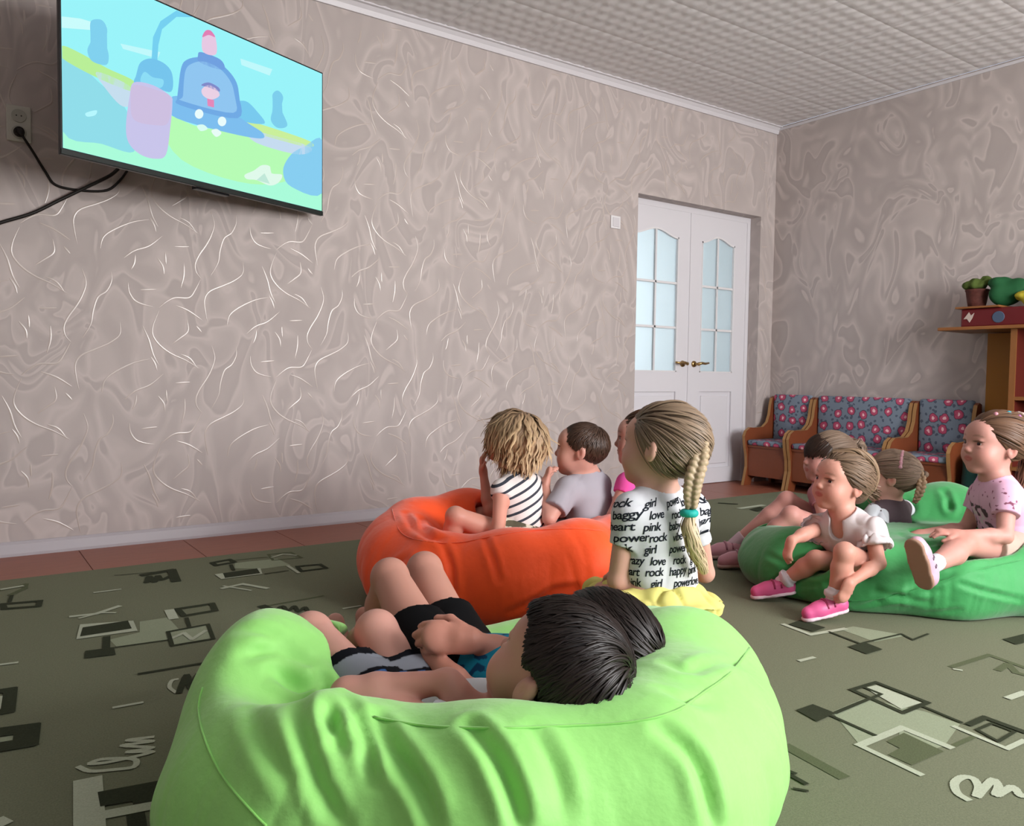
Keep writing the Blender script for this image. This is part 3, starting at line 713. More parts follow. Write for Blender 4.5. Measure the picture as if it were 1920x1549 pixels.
def beanbag(name, vol, m, h, c, wr, label, creases=None, seams=(), seam_mat=None, zmin=.0135):
    for q in CAPS: vol.cone(*q, k=.03, op='s')
    vol.plane((0, 0, zmin), (0, 0, -1))
    v, f = vol.mesh(h, relax=3); n = vnormals(v, f)
    base = BVHTree.FromPolygons(v.tolist(), f.tolist())
    lst = []
    for pix_pts, depth, wd in (creases or []):
        q = []
        for u, w in pix_pts:
            r = base.ray_cast(Vector(CAM), Vector(unit(pix(u, w))))
            if r[0] is not None: q.append(np.array(r[0]))
        if len(q) > 1: lst.append((spline(q, 3), depth*1.25, wd*.85))
    keep = np.clip((v[:, 2]-zmin-.01)/.04, 0, 1)
    d = sum(wrinkle(v, n, c, *w) for w in wr)+(folds(v, n, lst) if lst else 0)
    v = v+n*(d*keep)[:, None]
    v[:, 2] = np.maximum(v[:, 2], zmin)
    loc = np.array([c[0], c[1], 0.])
    o = empty(name, loc, label=label, cat='bean bag')
    cover = finish('cover', v-loc, f, m, o, smooth=True); cover.matrix_parent_inverse = Matrix()
    bv = BVHTree.FromPolygons(v.tolist(), f.tolist())
    for s in seams:
        q = []
        for u, w in spline([np.array(x, float) for x in s], 6):
            r = bv.ray_cast(Vector(CAM), Vector(unit(pix(u, w))))
            if r[0] is not None and (not q or np.linalg.norm(np.array(r[0])-q[-1]) < .12): q.append(np.array(r[0])+np.array(r[1])*(.0005 if True else 0))
        if len(q) > 3:
            q = [q[0]]+[(q[i-1]+q[i]+q[i+1])/3 for i in range(1, len(q)-1)]+[q[-1]]
            so_ = MB().tube([x-loc for x in q], .0022, 6).build('seam', seam_mat or m, o, smooth=True); so_.matrix_parent_inverse = Matrix()
    return o, bv

M_lime = fabric('lime nylon', '#93d873', .6); M_lime_s = fabric('lime nylon seam', '#88ce66', .6)
M_orange = fabric('orange nylon', '#fb541c', .6); M_orange_s = fabric('orange nylon seam', '#ee5020', .5)
M_green = fabric('green nylon', '#3a9250', .6); M_green_s = fabric('green nylon seam', '#328f49', .5)

# ------------------------------------------------------------------ padded benches along the right wall
M_wood = mat('orange brown beech laminate', '#743c22', .42, .4, noise=(5, .12, 4, (1, 1, .25)))
M_edge = mat('pale plywood edge', '#9c7448', .5, .3)
def floral():
    m = bpy.data.materials.new('floral cushion cloth'); m.use_nodes = True; nt = m.node_tree; N = nt.nodes; L = nt.links; b = N['Principled BSDF']
    tc = N.new('ShaderNodeTexCoord'); v = N.new('ShaderNodeTexVoronoi'); v.inputs['Scale'].default_value = 10.5; v.inputs['Randomness'].default_value = .45; v.voronoi_dimensions = '2D'
    sx_ = N.new('ShaderNodeSeparateXYZ'); L.new(tc.outputs['Object'], sx_.inputs[0]); a_ = N.new('ShaderNodeMath'); L.new(sx_.outputs['X'], a_.inputs[0]); L.new(sx_.outputs['Z'], a_.inputs[1]); cb_2 = N.new('ShaderNodeCombineXYZ'); L.new(sx_.outputs['Y'], cb_2.inputs[0]); L.new(a_.outputs[0], cb_2.inputs[1])
    nz = N.new('ShaderNodeTexNoise'); nz.inputs['Scale'].default_value = 30; ad = N.new('ShaderNodeVectorMath'); ad.operation = 'MULTIPLY_ADD'; ad.inputs[1].default_value = (.025, .025, .025)
    L.new(tc.outputs['Object'], nz.inputs['Vector']); L.new(nz.outputs['Color'], ad.inputs[0]); L.new(cb_2.outputs[0], ad.inputs[2]); L.new(ad.outputs[0], v.inputs['Vector'])
    cr = N.new('ShaderNodeValToRGB'); cr.color_ramp.interpolation = 'CONSTANT'; e = cr.color_ramp.elements
    def cc(h): return (*lin(h), 1)
    e[0].position = 0; e[0].color = cc('#e8b9c0'); e[1].position = .10; e[1].color = cc('#b34c6a')
    for ps, hx in ((.24, '#a03a58'), (.30, '#3a4152'), (.335, '#727e8d')): k = e.new(ps); k.color = cc(hx)
    L.new(v.outputs['Distance'], cr.inputs[0])
    v2_ = N.new('ShaderNodeTexVoronoi'); v2_.inputs['Scale'].default_value = 24; v2_.voronoi_dimensions = '2D'; L.new(ad.outputs[0], v2_.inputs['Vector'])
    lt = N.new('ShaderNodeMath'); lt.operation = 'LESS_THAN'; lt.inputs[1].default_value = .22; L.new(v2_.outputs['Distance'], lt.inputs[0])
    gt = N.new('ShaderNodeMath'); gt.operation = 'GREATER_THAN'; gt.inputs[1].default_value = .34; L.new(v.outputs['Distance'], gt.inputs[0])
    mm = N.new('ShaderNodeMath'); mm.operation = 'MULTIPLY'; L.new(lt.outputs[0], mm.inputs[0]); L.new(gt.outputs[0], mm.inputs[1])
    mx = N.new('ShaderNodeMix'); mx.data_type = 'RGBA'; L.new(mm.outputs[0], mx.inputs['Factor']); L.new(cr.outputs[0], mx.inputs['A']); mx.inputs['B'].default_value = cc('#4d5768')
    L.new(mx.outputs['Result'], b.inputs['Base Color']); b.inputs['Roughness'].default_value = .9
    return m
M_floral = floral()
PROF = [(.10, .655), (.115, .60), (.125, .53), (.15, .47), (.20, .435), (.28, .43), (.35, .435), (.395, .41), (.415, .37), (.405, .30), (.385, .22), (.38, .14), (.40, .06), (.415, 0), (.335, 0), (.32, .045), (.28, .06), (.14, .06), (.10, .045), (.085, 0), (.03, 0), (.03, .30), (.045, .66), (.075, .67)]
def bench(label, ya, yb_, sides, nseat=1, group=None):
    o = empty('padded_bench', (-.2, (ya+yb_)/2, 0), label=label, cat='bench', group=group)
    T = .024
    for y in sides:
        pp = fixn(MB().prism([(a, b2) for a, b2 in PROF], lambda a, b2, t: (-a, t, b2), y-T/2, y+T/2).build('side_panel', M_wood, o))
        ed = MB(); n = 15
        for i in range(n-1):
            (a0, z0), (a1, z1) = PROF[i], PROF[i+1]
            ed.add([(-a0-.0008, y-T/2, z0+.0008), (-a1-.0008, y-T/2, z1+.0008), (-a1-.0008, y+T/2, z1+.0008), (-a0-.0008, y+T/2, z0+.0008)], [(0, 1, 2, 3)])
        fixn(ed.build('edge_band', M_edge, pp))
    y0, y1 = min(sides)+T/2, max(sides)-T/2
    MB().box(-.375, y0, .075, -.355, y1, .30).build('front_board', M_wood, o)
    MB().box(-.385, y0, .29, -.09, y1, .305).build('seat_board', M_wood, o)
    L_ = (y1-y0)/nseat
    for i in range(nseat):
        MB().box(-.395, y0+L_*i+.004, .305, -.10, y0+L_*(i+1)-.004, .345, b=.014).build('seat_cushion', M_floral, o, smooth=True)
    for i in range(1):
        c = MB().box(-.05, y0+.004, .33, -.004, y1-.004, .685, b=.015).build('back_cushion', M_floral, o, smooth=True)
        c.data.transform(Matrix.Translation((-.06, 0, 0)) @ Matrix.Shear('XZ', 4, (-.0, 0)) if False else Matrix.Translation((-.045, 0, 0)))
    MB().box(-.045, y0, .0, -.025, y1, .66).build('back_board', M_wood, o)
    for ch in o.children_recursive: pass
    return o
bench('single padded wooden seat with floral cushions in the room corner beside the door', -.09, -.46, [-.09, -.445])
bench('long padded wooden bench with floral cushions, middle of the row at the right wall', -.475, -1.2, [-.475, -1.195], 2)
bench('single padded wooden seat with floral cushions at the right end of the bench row', -1.225, -1.61, [-1.225, -1.6])

# ------------------------------------------------------------------ play shelf at the right edge with toys
sh = empty('play_shelf', (-.2, -2.2, 0), label='wooden play shelf with a yellow back panel at the right edge', cat='shelf')
M_shw = mat('shelf beech', '#85552f', .45, .35, noise=(6, .1, 3, (1, 1, .2)))
YS = -1.632; YD = on_plane(1893, 700, 0, -.36)[1]; MB().box(-.05, YD, .02, -.02, YS, 1.10).build('back_panel', mat('yellow laminate', '#9c6412', .45, .35), sh)
MB().box(-.05, -2.95, .02, -.02, YD-.03, 1.10).build('back_panel', mat('dark red laminate', '#5a2018', .45, .35), sh, label='dark red back panel')
dv_ = MB().box(-.355, YD-.028, 0, -.02, YD, 1.105).build('divider', MATS['dark red laminate'] if 'dark red laminate' in MATS else mat('dark red laminate', '#5a2018', .45, .35), sh)
MB().box(-.362, YD-.030, 0, -.355, YD+.002, 1.105).build('edge_band', M_shw, dv_)
MB().box(-.36, -2.98, 0, -.02, -2.955, 1.105).build('divider', M_shw, sh)
MB().box(-.40, -3.0, 1.105, 0, -1.50, 1.125, b=.004).build('top_board', M_shw, sh)
MB().box(-.36, -2.955, .30, -.05, YD-.028, .32).build('shelf_board', M_shw, sh)
MB().box(-.36, -2.955, .70, -.05, YD-.028, .72).build('shelf_board', M_shw, sh)
M_red = mat('dark red plastic', '#5e1419', .4, .4)
rb = MB().box(-.30, -2.05, 1.126, -.06, -1.585, 1.236, b=.01).build('toy_box', M_red, label='dark red toy box with a grey badge on the shelf top', cat='box')
fixn(MB().tube([(-.3005, -1.80, 1.18), (-.304, -1.80, 1.18)], [.034, .032], 20).build('badge', mat('blue grey badge', '#46546a', .5), rb))
fixn(MB().prism([(-.03, -.01), (.0, .03), (.012, .01), (.03, .025), (.02, -.005), (.005, -.03), (-.01, -.008)], lambda a, b2, t: (t, -1.635-a, 1.185+b2), -.304, -.3005).build('sticker', mat('pale sticker', '#b9a9a0', .5), rb))
lb = MB().box(-.32, -1.81, 1.237, -.05, -1.56, 1.249, b=.003).build('small_board', M_shw, label='thin wooden board lying on the dark red toy box', cat='board')
def lathe(prof, c, n=24):
    mb = MB(); vs = []; fs = []
    for r, z2 in prof:
        for k in range(n): a = 2*math.pi*k/n; vs.append((c[0]+r*math.cos(a), c[1]+r*math.sin(a), c[2]+z2))
    for i in range(len(prof)-1):
        for k in range(n): fs.append((i*n+k, i*n+(k+1) % n, (i+1)*n+(k+1) % n, (i+1)*n+k))
    return mb.add(vs, fs)
bk = fixn(lathe([(.0, 0), (.046, 0), (.054, .04), (.062, .095), (.066, .10), (.066, .108), (.060, .11), (.056, .10), (.050, .03), (0, .02)], (-.19, -1.625, 1.25)).build('toy_basket', mat('brown basket', '#56302a', .7, .2, noise=(60, .25, 2)), label='round brown toy basket at the left end of the shelf top', cat='basket', smooth=True))
def blob(name, prims, m, h, label, cat, amp=.0, fr=20, parts=()):
    v = Vol()
    for q in prims: v.ell(*q[:2], k=q[2] if len(q) > 2 else .02)
    vs, f = v.mesh(h, 2); n = vnormals(vs, f)
    if amp: vs = vs+n*(amp*(vnoise(vs*fr+40)-.5))[:, None]
    return finish(name, vs, f, m, smooth=True, label=label, cat=cat)
M_gcl = mat('bottle green cloth', '#1f5230', .75, .2); 
blob('cloth_ball', [((-.20, -1.79, 1.325), (.075, .078, .075)), ((-.2, -1.85, 1.35), (.05, .05, .05)), ((-.2, -1.75, 1.39), (.05, .055, .04))], M_gcl, .008, 'bottle green stuffed cloth toy on the shelf top', 'toy', .03, 16)
blob('leafy_toy', [((-.19, -1.62, 1.39), (.055, .06, .028)), ((-.19, -1.58, 1.385), (.04, .04, .024)), ((-.17, -1.66, 1.405), (.035, .035, .026))], mat('olive plush', '#4c5a2c', .9, .1), .007, 'olive leafy toy bulging out of the brown basket', 'toy', .03, 40)
blob('plush_toy', [((-.24, -1.945, 1.285), (.05, .055, .048)), ((-.25, -1.90, 1.30), (.03, .035, .025)), ((-.24, -1.98, 1.31), (.03, .035, .04))], mat('mustard plush', '#a89a34', .9, .1), .006, 'mustard yellow plush toy lying at the right of the shelf top', 'toy', .015, 40)
blob('coral_toy', [((-.12, -1.955, 1.385), (.04, .045, .04)), ((-.12, -1.99, 1.40), (.035, .035, .035)), ((-.12, -1.96, 1.30), (.03, .04, .06))], mat('coral plush', '#c0584a', .8, .1), .006, 'coral coloured soft toy above the mustard plush', 'toy', .012, 30)
blob('blue_toy', [((-.10, -2.11, 1.44), (.055, .055, .055)), ((-.10, -2.115, 1.27), (.045, .052, .145))], mat('slate blue plush', '#50607e', .8, .1), .006, 'slate blue toy at the right edge above the shelf', 'toy', .012, 30)
blob('toy_cushion', [((-.09, -2.30, 1.30), (.05, .10, .175))], mat('brown plush', '#4a3426', .9, .1), .008, 'dark brown cushion standing behind the toys on the shelf', 'cushion', .02, 20)
# dark teal bag by the bench end
bp_ = Vol(); cb_ = np.array([-.30, -1.76, .20]); bp_.box(cb_, (.09, .11, .185), rr=.06, k=.02)
bv_, bf_ = bp_.mesh(.007, 2); bn_ = vnormals(bv_, bf_); bv_ = bv_+bn_*(.012*(vnoise(bv_*14+9)-.5))[:, None]
bpk = finish('backpack', bv_, bf_, mat('dark teal nylon', '#123430', .55, .3), smooth=True, label='dark teal bag standing at the right end of the bench row', cat='bag')
MB().box(-.402, -1.79, .15, -.392, -1.765, .27, b=.003).build('reflector', mat('grey reflector', '#8b9a98', .4, .5), bpk)
fixn(MB().tube([(-.30, -1.73, .375), (-.31, -1.74, .42), (-.31, -1.79, .42), (-.30, -1.80, .375)], .007, 8).build('carry_handle', MATS['dark teal nylon'], bpk, smooth=True))
# ------------------------------------------------------------------ people
def ortho(fwd, up):
    Y = unit(fwd); X = unit(np.cross(Y, up)); Z = np.cross(X, Y); return X, Y, Z
def skinmat():
    m = mat('skin', '#c79a86', .5, .35, vcol='tint', sss=.12, bump=(260, .05, .001)); return m
def eye_mesh(parent, c, fwd, r, iris='#3a241a'):
    X, Y, Z = ortho(fwd, ZZ); mb = MB(); n = 20
    rings = [0, .18, .34, .60, .68, .8, 1.2, 1.7, 2.4, 3.0]; vs = [c+Y*r]; fs = []; mi = []
    for a in rings[1:]:
        for k in range(n):
            b = 2*math.pi*k/n; vs.append(c+r*(Y*math.cos(a)+(X*math.cos(b)+Z*math.sin(b))*math.sin(a)))
    for k in range(n): fs.append((0, 1+k, 1+(k+1) % n)); mi.append(2)
    for i in range(len(rings)-2):
        for k in range(n): fs.append((1+i*n+k, 1+(i+1)*n+k, 1+(i+1)*n+(k+1) % n, 1+i*n+(k+1) % n)); mi.append(2 if rings[i+2] <= .35 else 1 if rings[i+2] <= .69 else 0)
    return finish('eye', vs, fs, None, parent, smooth=True, mats=[mat('eye white', '#cfc4bf', .15, .5), mat('iris '+iris, iris, .15, .5), mat('pupil', '#080505', .1, .6)], fmat=mi)

class Person:
    def __init__(s, label, J, hd, fr, sc=1.0, h=.004, base=None, skin='#c4947f'):
        [J['an'+a].__setitem__(2, max(J['an'+a][2], .082)) for a in 'LR' if 'an'+a in J]; s.J = J; s.fr = unit(fr); s.sc = sc; s.h = h; s.skin = np.array(lin(skin))*np.array([1.08, 1.17, 1.27])
        s.root = empty('person', base if base is not None else (J['pelvis'][0], J['pelvis'][1], max(.0, J['pelvis'][2]-.1)), label=label, cat='person')
        s.hC, s.hs = hd['c'], hd.get('s', 1.0); s.hX, s.hY, s.hZ = ortho(hd['fwd'], hd['up']); s.hd = hd
        s.spine = unit(J['neck']-J['pelvis']); s.lat = unit(np.cross(s.fr, s.spine)); s.fr = unit(np.cross(s.spine, s.lat))   # lat = person's right
    def H(s, x, y, z): return s.hC+s.hs*(s.hX*x+s.hY*y+s.hZ*z)
    def part(s, name, v, f, m, **kw): return finish(name, v, f, m, s.root, smooth=True, **kw)
    def hand(s, vol, wr, d, n, side=1, curl=.5, k=1.0, spread=.12, thumb=.8):
        q = s.sc*k; d = unit(d); lat = unit(np.cross(d, n))*side; n = unit(np.cross(lat, d))*side
        if (n@np.asarray(n)) < 0: n = -n
        pe = wr+d*.048*q
        vol.cone(wr, wr+d*.016*q, .0165*q, .017*q, .012)
        vol.cone(wr+d*.012*q, pe, .021*q, .024*q, .014, flat=(n, .48))
        for i, (o, L, r) in enumerate([(.0185, .040, .0068), (.0065, .045, .0070), (-.0060, .042, .0068), (-.0175, .033, .0060)]):
            b = wr+d*(.044-.003*abs(i-1))*q+lat*o*q; a = curl*.55; dd = unit(d+lat*o*spread*40*.06); rr = r*q; pts = [b]
            for j, seg in enumerate((.42, .33, .27)):
                a2 = a+curl*.75*j; e = unit(dd*math.cos(a2)+n*math.sin(a2)); pts.append(pts[-1]+e*L*seg*q)
            vol.chain(pts, [rr*1.05, rr, rr*.95, rr*.85], k=.002)
        b = wr+d*.014*q+lat*.017*q; e1 = unit(d*.62+lat*.65*thumb+n*.45); e2 = unit(d*.85+lat*.15*thumb+n*.5)
        vol.chain([b, b+e1*.024*q, b+e1*.024*q+e2*.022*q], [.0085*q, .0076*q, .0062*q], k=.006)
    def build_body(s, hands, feet=True, neck_r=.031):
        J, c, H, hs = s.J, s.sc, s.H, s.hs; v = Vol(); R = [s.hX, s.hY, s.hZ]; fr = s.fr
        # head
        E = lambda x, y, z, r, k=.015, op='u': v.ell(H(x, y, z), np.array(r)*hs, R, k*hs, op)
        E(0, -.014, .028, (.071, .087, .075)); E(0, .020, -.020, (.060, .062, .066), .03); E(0, .036, -.052, (.044, .040, .034), .025)
        E(0, .058, -.080, (.021, .018, .016), .022); E(0, .056, .036, (.050, .028, .034), .04)
        for sg in (-1, 1):
            E(sg*.033, .050, -.036, (.027, .025, .026), .03); E(sg*.031, .090, .001, (.0155, .012, .0100), .010, 's')
            E(sg*.031, .0745, .0125, (.0155, .009, .005), .005); E(sg*.031, .0735, -.0085, (.014, .008, .004), .004)
            eo = s.hd.get('ear', 0.); E(sg*(.0705+eo*.6), -.012, -.010, (.0075+eo*.4, .016, .026), .008); E(sg*(.0725+eo), -.020, -.004, (.0085, .0115, .024), .004); E(sg*(.0805+eo), -.008, -.008, (.006, .008, .013), .004, 's')
            E(sg*.0085, .0865, -.0255, (.0062, .0065, .005), .005)
        v.cone(H(0, .074, .004), H(0, .0915, -.0200), .0058*hs, .0080*hs, .014*hs)
        E(0, .0795, -.0455, (.0185, .0085, .0050), .004); E(0, .0775, -.0540, (.0155, .0085, .0056), .004); E(0, .090, -.0497, (.017, .008, .0011), .002, 's')
        # neck and torso
        v.cone(H(0, -.020, -.045), J['neck'], .034*hs, (neck_r+.004)*c, .03)
        ch = J['neck']+(J['pelvis']-J['neck'])*.33; be = J['neck']+(J['pelvis']-J['neck'])*.70
        v.cone(ch, be, .092*c, .082*c, .04, flat=(fr, .72)); v.cone(be, J['pelvis'], .082*c, .088*c, .04, flat=(fr, .82))
        v.cone(J['shL'], J['shR'], .034*c, .034*c, .05); v.cone(J['neck'], ch, .045*c, .08*c, .05, flat=(fr, .75))
        hl = J['hipL'] if 'hipL' in J else J['pelvis']-s.lat*.055*c; hr = J['hipR'] if 'hipR' in J else J['pelvis']+s.lat*.055*c; J['hipL'], J['hipR'] = hl, hr
        v.cone(hl, hr, .066*c, .066*c, .04)
        for a in 'LR':
            v.cone(J['sh'+a], J['el'+a], .033*c, .0255*c, .025); e, w = J['el'+a], J['wr'+a]
            v.chain([e, e+(w-e)*.3, w], [.0245*c, .0255*c, .0165*c], .012)
            if 'kn'+a in J:
                hp, kn, an = J['hip'+a], J['kn'+a], J['an'+a]
                v.cone(hp, kn, .058*c, .037*c, .014); v.ell(kn, .0385*c, k=.012)
                back = unit(np.cross(np.cross(an-kn, hp-kn), an-kn)); v.chain([kn, kn+(an-kn)*.33+back*.006, an], [.035*c, .0385*c, .0215*c], .012)
                if feet:
                    tf = unit(J['toe'+a]-an) if 'toe'+a in J else unit(fr-ZZ*.2)
                    dn = unit(np.cross(np.cross(tf, an-kn), tf)); dn = dn if dn@(an-kn) > 0 else -dn
                    v.cone(an-tf*.02*c+dn*.018*c, an+tf*.085*c+dn*.03*c, .026*c, .020*c, .02, flat=(dn, .7)); v.cone(an, an+tf*.04*c+dn*.02*c, .024*c, .02*c, .02)
        for hh in hands: s.hand(v, **hh)
        for a, b2, r1, r2 in [(ch, J['pelvis'], .098*c, .102*c), (J['neck'], ch, .05*c, .09*c)]+[(J['hip'+a], J['kn'+a], .070*c, .050*c) for a in 'LR' if 'kn'+a in J]+[(J['kn'+a], J['an'+a], .046*c, .032*c) for a in 'LR' if 'kn'+a in J]: CAPS.append((a, b2, r1, r2))
        for a in 'LR': CAPS.append((J['el'+a], J['wr'+a], .032*c, .026*c)); CAPS.append((J['sh'+a], J['el'+a], .042*c, .034*c))
        CAPS.append((s.hC, s.hC+s.hZ*.02, .088*hs, .086*hs))
        pv, pf = v.mesh(s.h, 1); s.bvh = None
        # tint: lips, brows, cheeks
        L = (pv-s.hC)/hs; l = np.stack([L@s.hX, L@s.hY, L@s.hZ], 1); col = np.tile(s.skin, (len(pv), 1))
        col = col*(1+.10*(vnoise(pv*22+7)-.5))[:, None]
        def blend(mask, c2, amt): 
            m_ = (np.clip(mask, 0, 1)*amt)[:, None]; col[:] = col*(1-m_)+np.array(lin(c2))*m_
        for sg in (-1, 1):
            blend(1-((l[:, 0]-sg*.040)**2+(l[:, 1]-.062)**2+(l[:, 2]+.034)**2)/.030**2, '#cf8278', .30)
            br = 1-(((l[:, 0]-sg*.032)/.020)**2+((l[:, 2]-.0235-.004*(1-((l[:, 0]-sg*.032)/.02)**2))/.0042)**2); blend(np.where(l[:, 1] > .04, br*2.0, 0), '#80604c', .55)
            blend(np.where(l[:, 1] > .04, 1.3-(((l[:, 0]-sg*.031)/.018)**2+((l[:, 2]-.0085)/.0030)**2), 0)*1.5, '#4a2c22', .75)
            blend(1-((l[:, 0]-sg*.074)**2+(l[:, 1]+.012)**2+(l[:, 2]+.008)**2)/.018**2, '#b8604f', .45)
        lp = np.where(l[:, 1] > .066, 1.25-((l[:, 0]/.0195)**2+((l[:, 2]+.050)/.0088)**2), 0); blend(lp*2.2, '#b05a52', .8)
        blend(1-((l[:, 0])**2+(l[:, 1]-.095)**2+(l[:, 2]+.022)**2)/.016**2, '#cf8170', .35)
        for a in 'LR':
            for jn, rr in (('el', .035), ('kn', .045)):
                if jn+a in J: blend(1-((pv-J[jn+a])**2).sum(1)/(rr*c)**2, '#bf7f72', .30)
            blend(1-((pv-J['wr'+a])**2).sum(1)/(.10*c)**2, '#bf7c69', .35)
        s.body = s.part('body', pv, pf, skinmat(), vcols=np.clip(col, 0, 1))
        for sg in (-1, 1): eye_mesh(s.root, H(sg*.0305, .0665, .002), s.hY+s.hX*sg*.10, .0130*hs, s.hd.get('iris', '#3a241a'))
    def cloth(s, name, vol, m, h=None, amp=.004, fr=11, relax=2, coord=None, cols=None, **kw):
        v, f = vol.mesh(h or max(s.h, .004), relax); n = vnormals(v, f)
        w = vnoise(v*fr+3)-.5; w2 = 1-np.abs(2*vnoise(v*fr*np.array([1.2, 1.2, .8])*.9+50)-1)
        fade = np.clip((np.linalg.norm(v-s.J['neck'], axis=1)-.055)/.06, .08, 1); v2 = v+n*((amp*w-amp*1.0*w2**3)*fade)[:, None]
        o = s.part(name, v2, f, m, vcols=cols(v2) if cols else None, **kw)
        o['_'] = 0; del o['_']
        return o, v2, f
    def torsovol(s, t=.010, sleeve=.5, hem=.03, sleeve_r=.012, top=.0, caps=1, sl=('L', 'R'), scoop=0):
        J, c, fr = s.J, s.sc, s.fr; v = Vol()
        ch = J['neck']+(J['pelvis']-J['neck'])*.33; be = J['neck']+(J['pelvis']-J['neck'])*.70; dn = unit(J['pelvis']-J['neck'])
        v.cone(ch, be, .092*c+t, .086*c+t, .04, flat=(fr, .74)); v.cone(be, J['pelvis']+dn*hem, .086*c+t, .092*c+t, .03, flat=(fr, .84), caps=(0, 1))
        v.cone(J['shL'], J['shR'], .034*c+t*.8, .034*c+t*.8, .05); v.cone(J['neck'], ch, .045*c+t*.5, .08*c+t, .05, flat=(fr, .77))
        for a in sl:
            if sleeve > 0: v.cone(J['sh'+a], J['sh'+a]+(J['el'+a]-J['sh'+a])*sleeve, .034*c+t*.9, .0255*c+sleeve_r, .02, caps=(0, 1))
        v.cone(J['neck']+s.spine*(.006+top), J['neck']+s.spine*.14, .048*c, .085*c, .006, caps=(1, 0), op='s')
        if scoop: v.cone(J['neck']+s.spine*.03, J['neck']+s.fr*.06-s.spine*scoop, .038*c, .03*c, .008, op='s')
        return v
    def collar(s, m, r=.046, dz=.004, th=.006):
        c = s.sc; v = Vol(); a0 = s.J['neck']+s.spine*dz; N = 20
        P_ = [a0+(s.lat*math.cos(a)*r+s.fr*math.sin(a)*r*.9-s.spine*(.010*math.sin(a)))*c for a in np.linspace(0, 2*math.pi, N+1)]
        v.chain(P_, [th*c]*(N+1), k=.002); pv, pf = v.mesh(.004, 1); return s.part('collar', pv, pf, m)
    def shortsvol(s, t=.011, frac=.5, top=.05):
        J, c = s.J, s.sc; v = Vol(); up = unit(J['neck']-J['pelvis'])
        v.cone(J['pelvis']+up*top, J['pelvis'], .088*c+t, .09*c+t, .03, flat=(s.fr, .84), caps=(1, 0)); v.cone(J['hipL'], J['hipR'], .066*c+t, .066*c+t, .04)
        for a in 'LR':
            e = J['hip'+a]+(J['kn'+a]-J['hip'+a])*frac; v.cone(J['hip'+a], e, .062*c+t, (.062-.022*frac)*c+t+.004, .03, caps=(0, 1))
        return v
    def thigh_t(s, v):           # per vertex position along the nearer thigh
        J = s.J; out = np.full(len(v), -1.); bd = np.full(len(v), 9.)
        for a in 'LR':
            ab = J['kn'+a]-J['hip'+a]; t = (v-J['hip'+a])@ab/(ab@ab); d = np.linalg.norm(v-J['hip'+a]-np.clip(t, 0, 1)[:, None]*ab, axis=1); k = d < bd; bd[k] = d[k]; out[k] = t[k]
        return out
    def hair(s, colors, lines=None, target=None, crown=(0, -.05, .095), n=900, steps=9, step=.014, lift=.004, width=.0035, wave=0., gravity=0., mask=None, cap=.0085, extra=None, jitter=.3, seed=1, flow=None, hook=None, gloss=.38, capmask=None, name='hair', grad=False, fence=None):
        """locks laid over a scalp cap; all in head-local units"""
        rg = np.random.default_rng(seed); c0 = np.array([0, -.014, .028]); r0 = np.array([.071, .087, .075])+cap
        if mask is None: mask = lambda l: (l[:, 2] > .95*l[:, 1]-.014) & (l[:, 2] > -.062)
        # cap
        v = Vol(); v.ell(s.H(*c0), r0*s.hs, [s.hX, s.hY, s.hZ], .01)
        for (p0, nn) in (capmask or [((0, 0, -.014), (0, .69, -.72)), ((0, 0, -.062), (0, 0, -1))]):
            v.plane(s.H(*p0), s.hX*nn[0]+s.hY*nn[1]+s.hZ*nn[2])
        for e in (extra or []):
            if e[0] == 'e': v.ell(s.H(*e[1]), np.array(e[2])*s.hs, [s.hX, s.hY, s.hZ], e[3] if len(e) > 3 else .012)
            else: v.chain([s.H(*q) for q in e[1]], [q*s.hs for q in e[2]], .01)
        cv, cf = v.mesh(.0045, 1)
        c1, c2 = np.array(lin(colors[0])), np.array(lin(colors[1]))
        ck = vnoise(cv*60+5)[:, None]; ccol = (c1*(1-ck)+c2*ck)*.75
        # seeds
        q = rg.normal(size=(n*6, 3)); q /= np.linalg.norm(q, axis=1)[:, None]; l = c0+q*r0; l = l[mask(l)][:n]; n = len(l)
        p = l.copy(); T = np.array(target) if target is not None else None; cr = np.array(crown)
        paths = [p.copy()]; rnd = rg.normal(size=(n, 3))*jitter; ph = vnoise(l*28+30)*14+rg.random(n)*1.0; rnd = rnd*.45+(np.stack([vnoise(l*22+3), vnoise(l*22+13), vnoise(l*22+23)], 1)-.5)*2.2*jitter; lf = lift*(.4+rg.random(n)*.9); dprev = None
        for k in range(steps):
            if flow is not None: d = flow(p, k, rnd)
            elif T is not None: d = T-p
            else: d = p-cr
            nn = (p-c0)/r0**2; nn /= np.linalg.norm(nn, axis=1)[:, None]+1e-9
            d = d/(np.linalg.norm(d, axis=1)[:, None]+1e-9)+rnd*(.5 if T is not None else 1)
            d[:, 2] -= gravity
            rad = np.sqrt((((p-c0)/r0)**2).sum(1)); on = (rad < 1.25)[:, None]
            d = np.where(on, d-nn*(d*nn).sum(1)[:, None], d)
            d /= np.linalg.norm(d, axis=1)[:, None]+1e-9
            if dprev is not None: d = d*.6+dprev*.4; d /= np.linalg.norm(d, axis=1)[:, None]+1e-9
            dprev = d; p = p+d*step
            if wave: side = np.cross(d, nn); p = p+side*(wave*np.sin(ph+k*1.35))[:, None]+nn*(wave*.5*np.cos(ph*1.3+k*1.2))[:, None]
            rad = np.sqrt((((p-c0)/r0)**2).sum(1)); want = 1+lf/.085*np.sin(np.pi*min(1, (k+1)/steps*.9+.1))
            fix = rad < want; p = np.where(fix[:, None], c0+(p-c0)*(want/np.maximum(rad, 1e-6))[:, None], p)
            if fence is not None: okp = fence(p)[:, None]; p = np.where(okp, p, paths[-1]+(p-paths[-1])*.08)
            paths.append(p.copy())
        PT = np.stack(paths, 1)                        # n, steps+1, 3
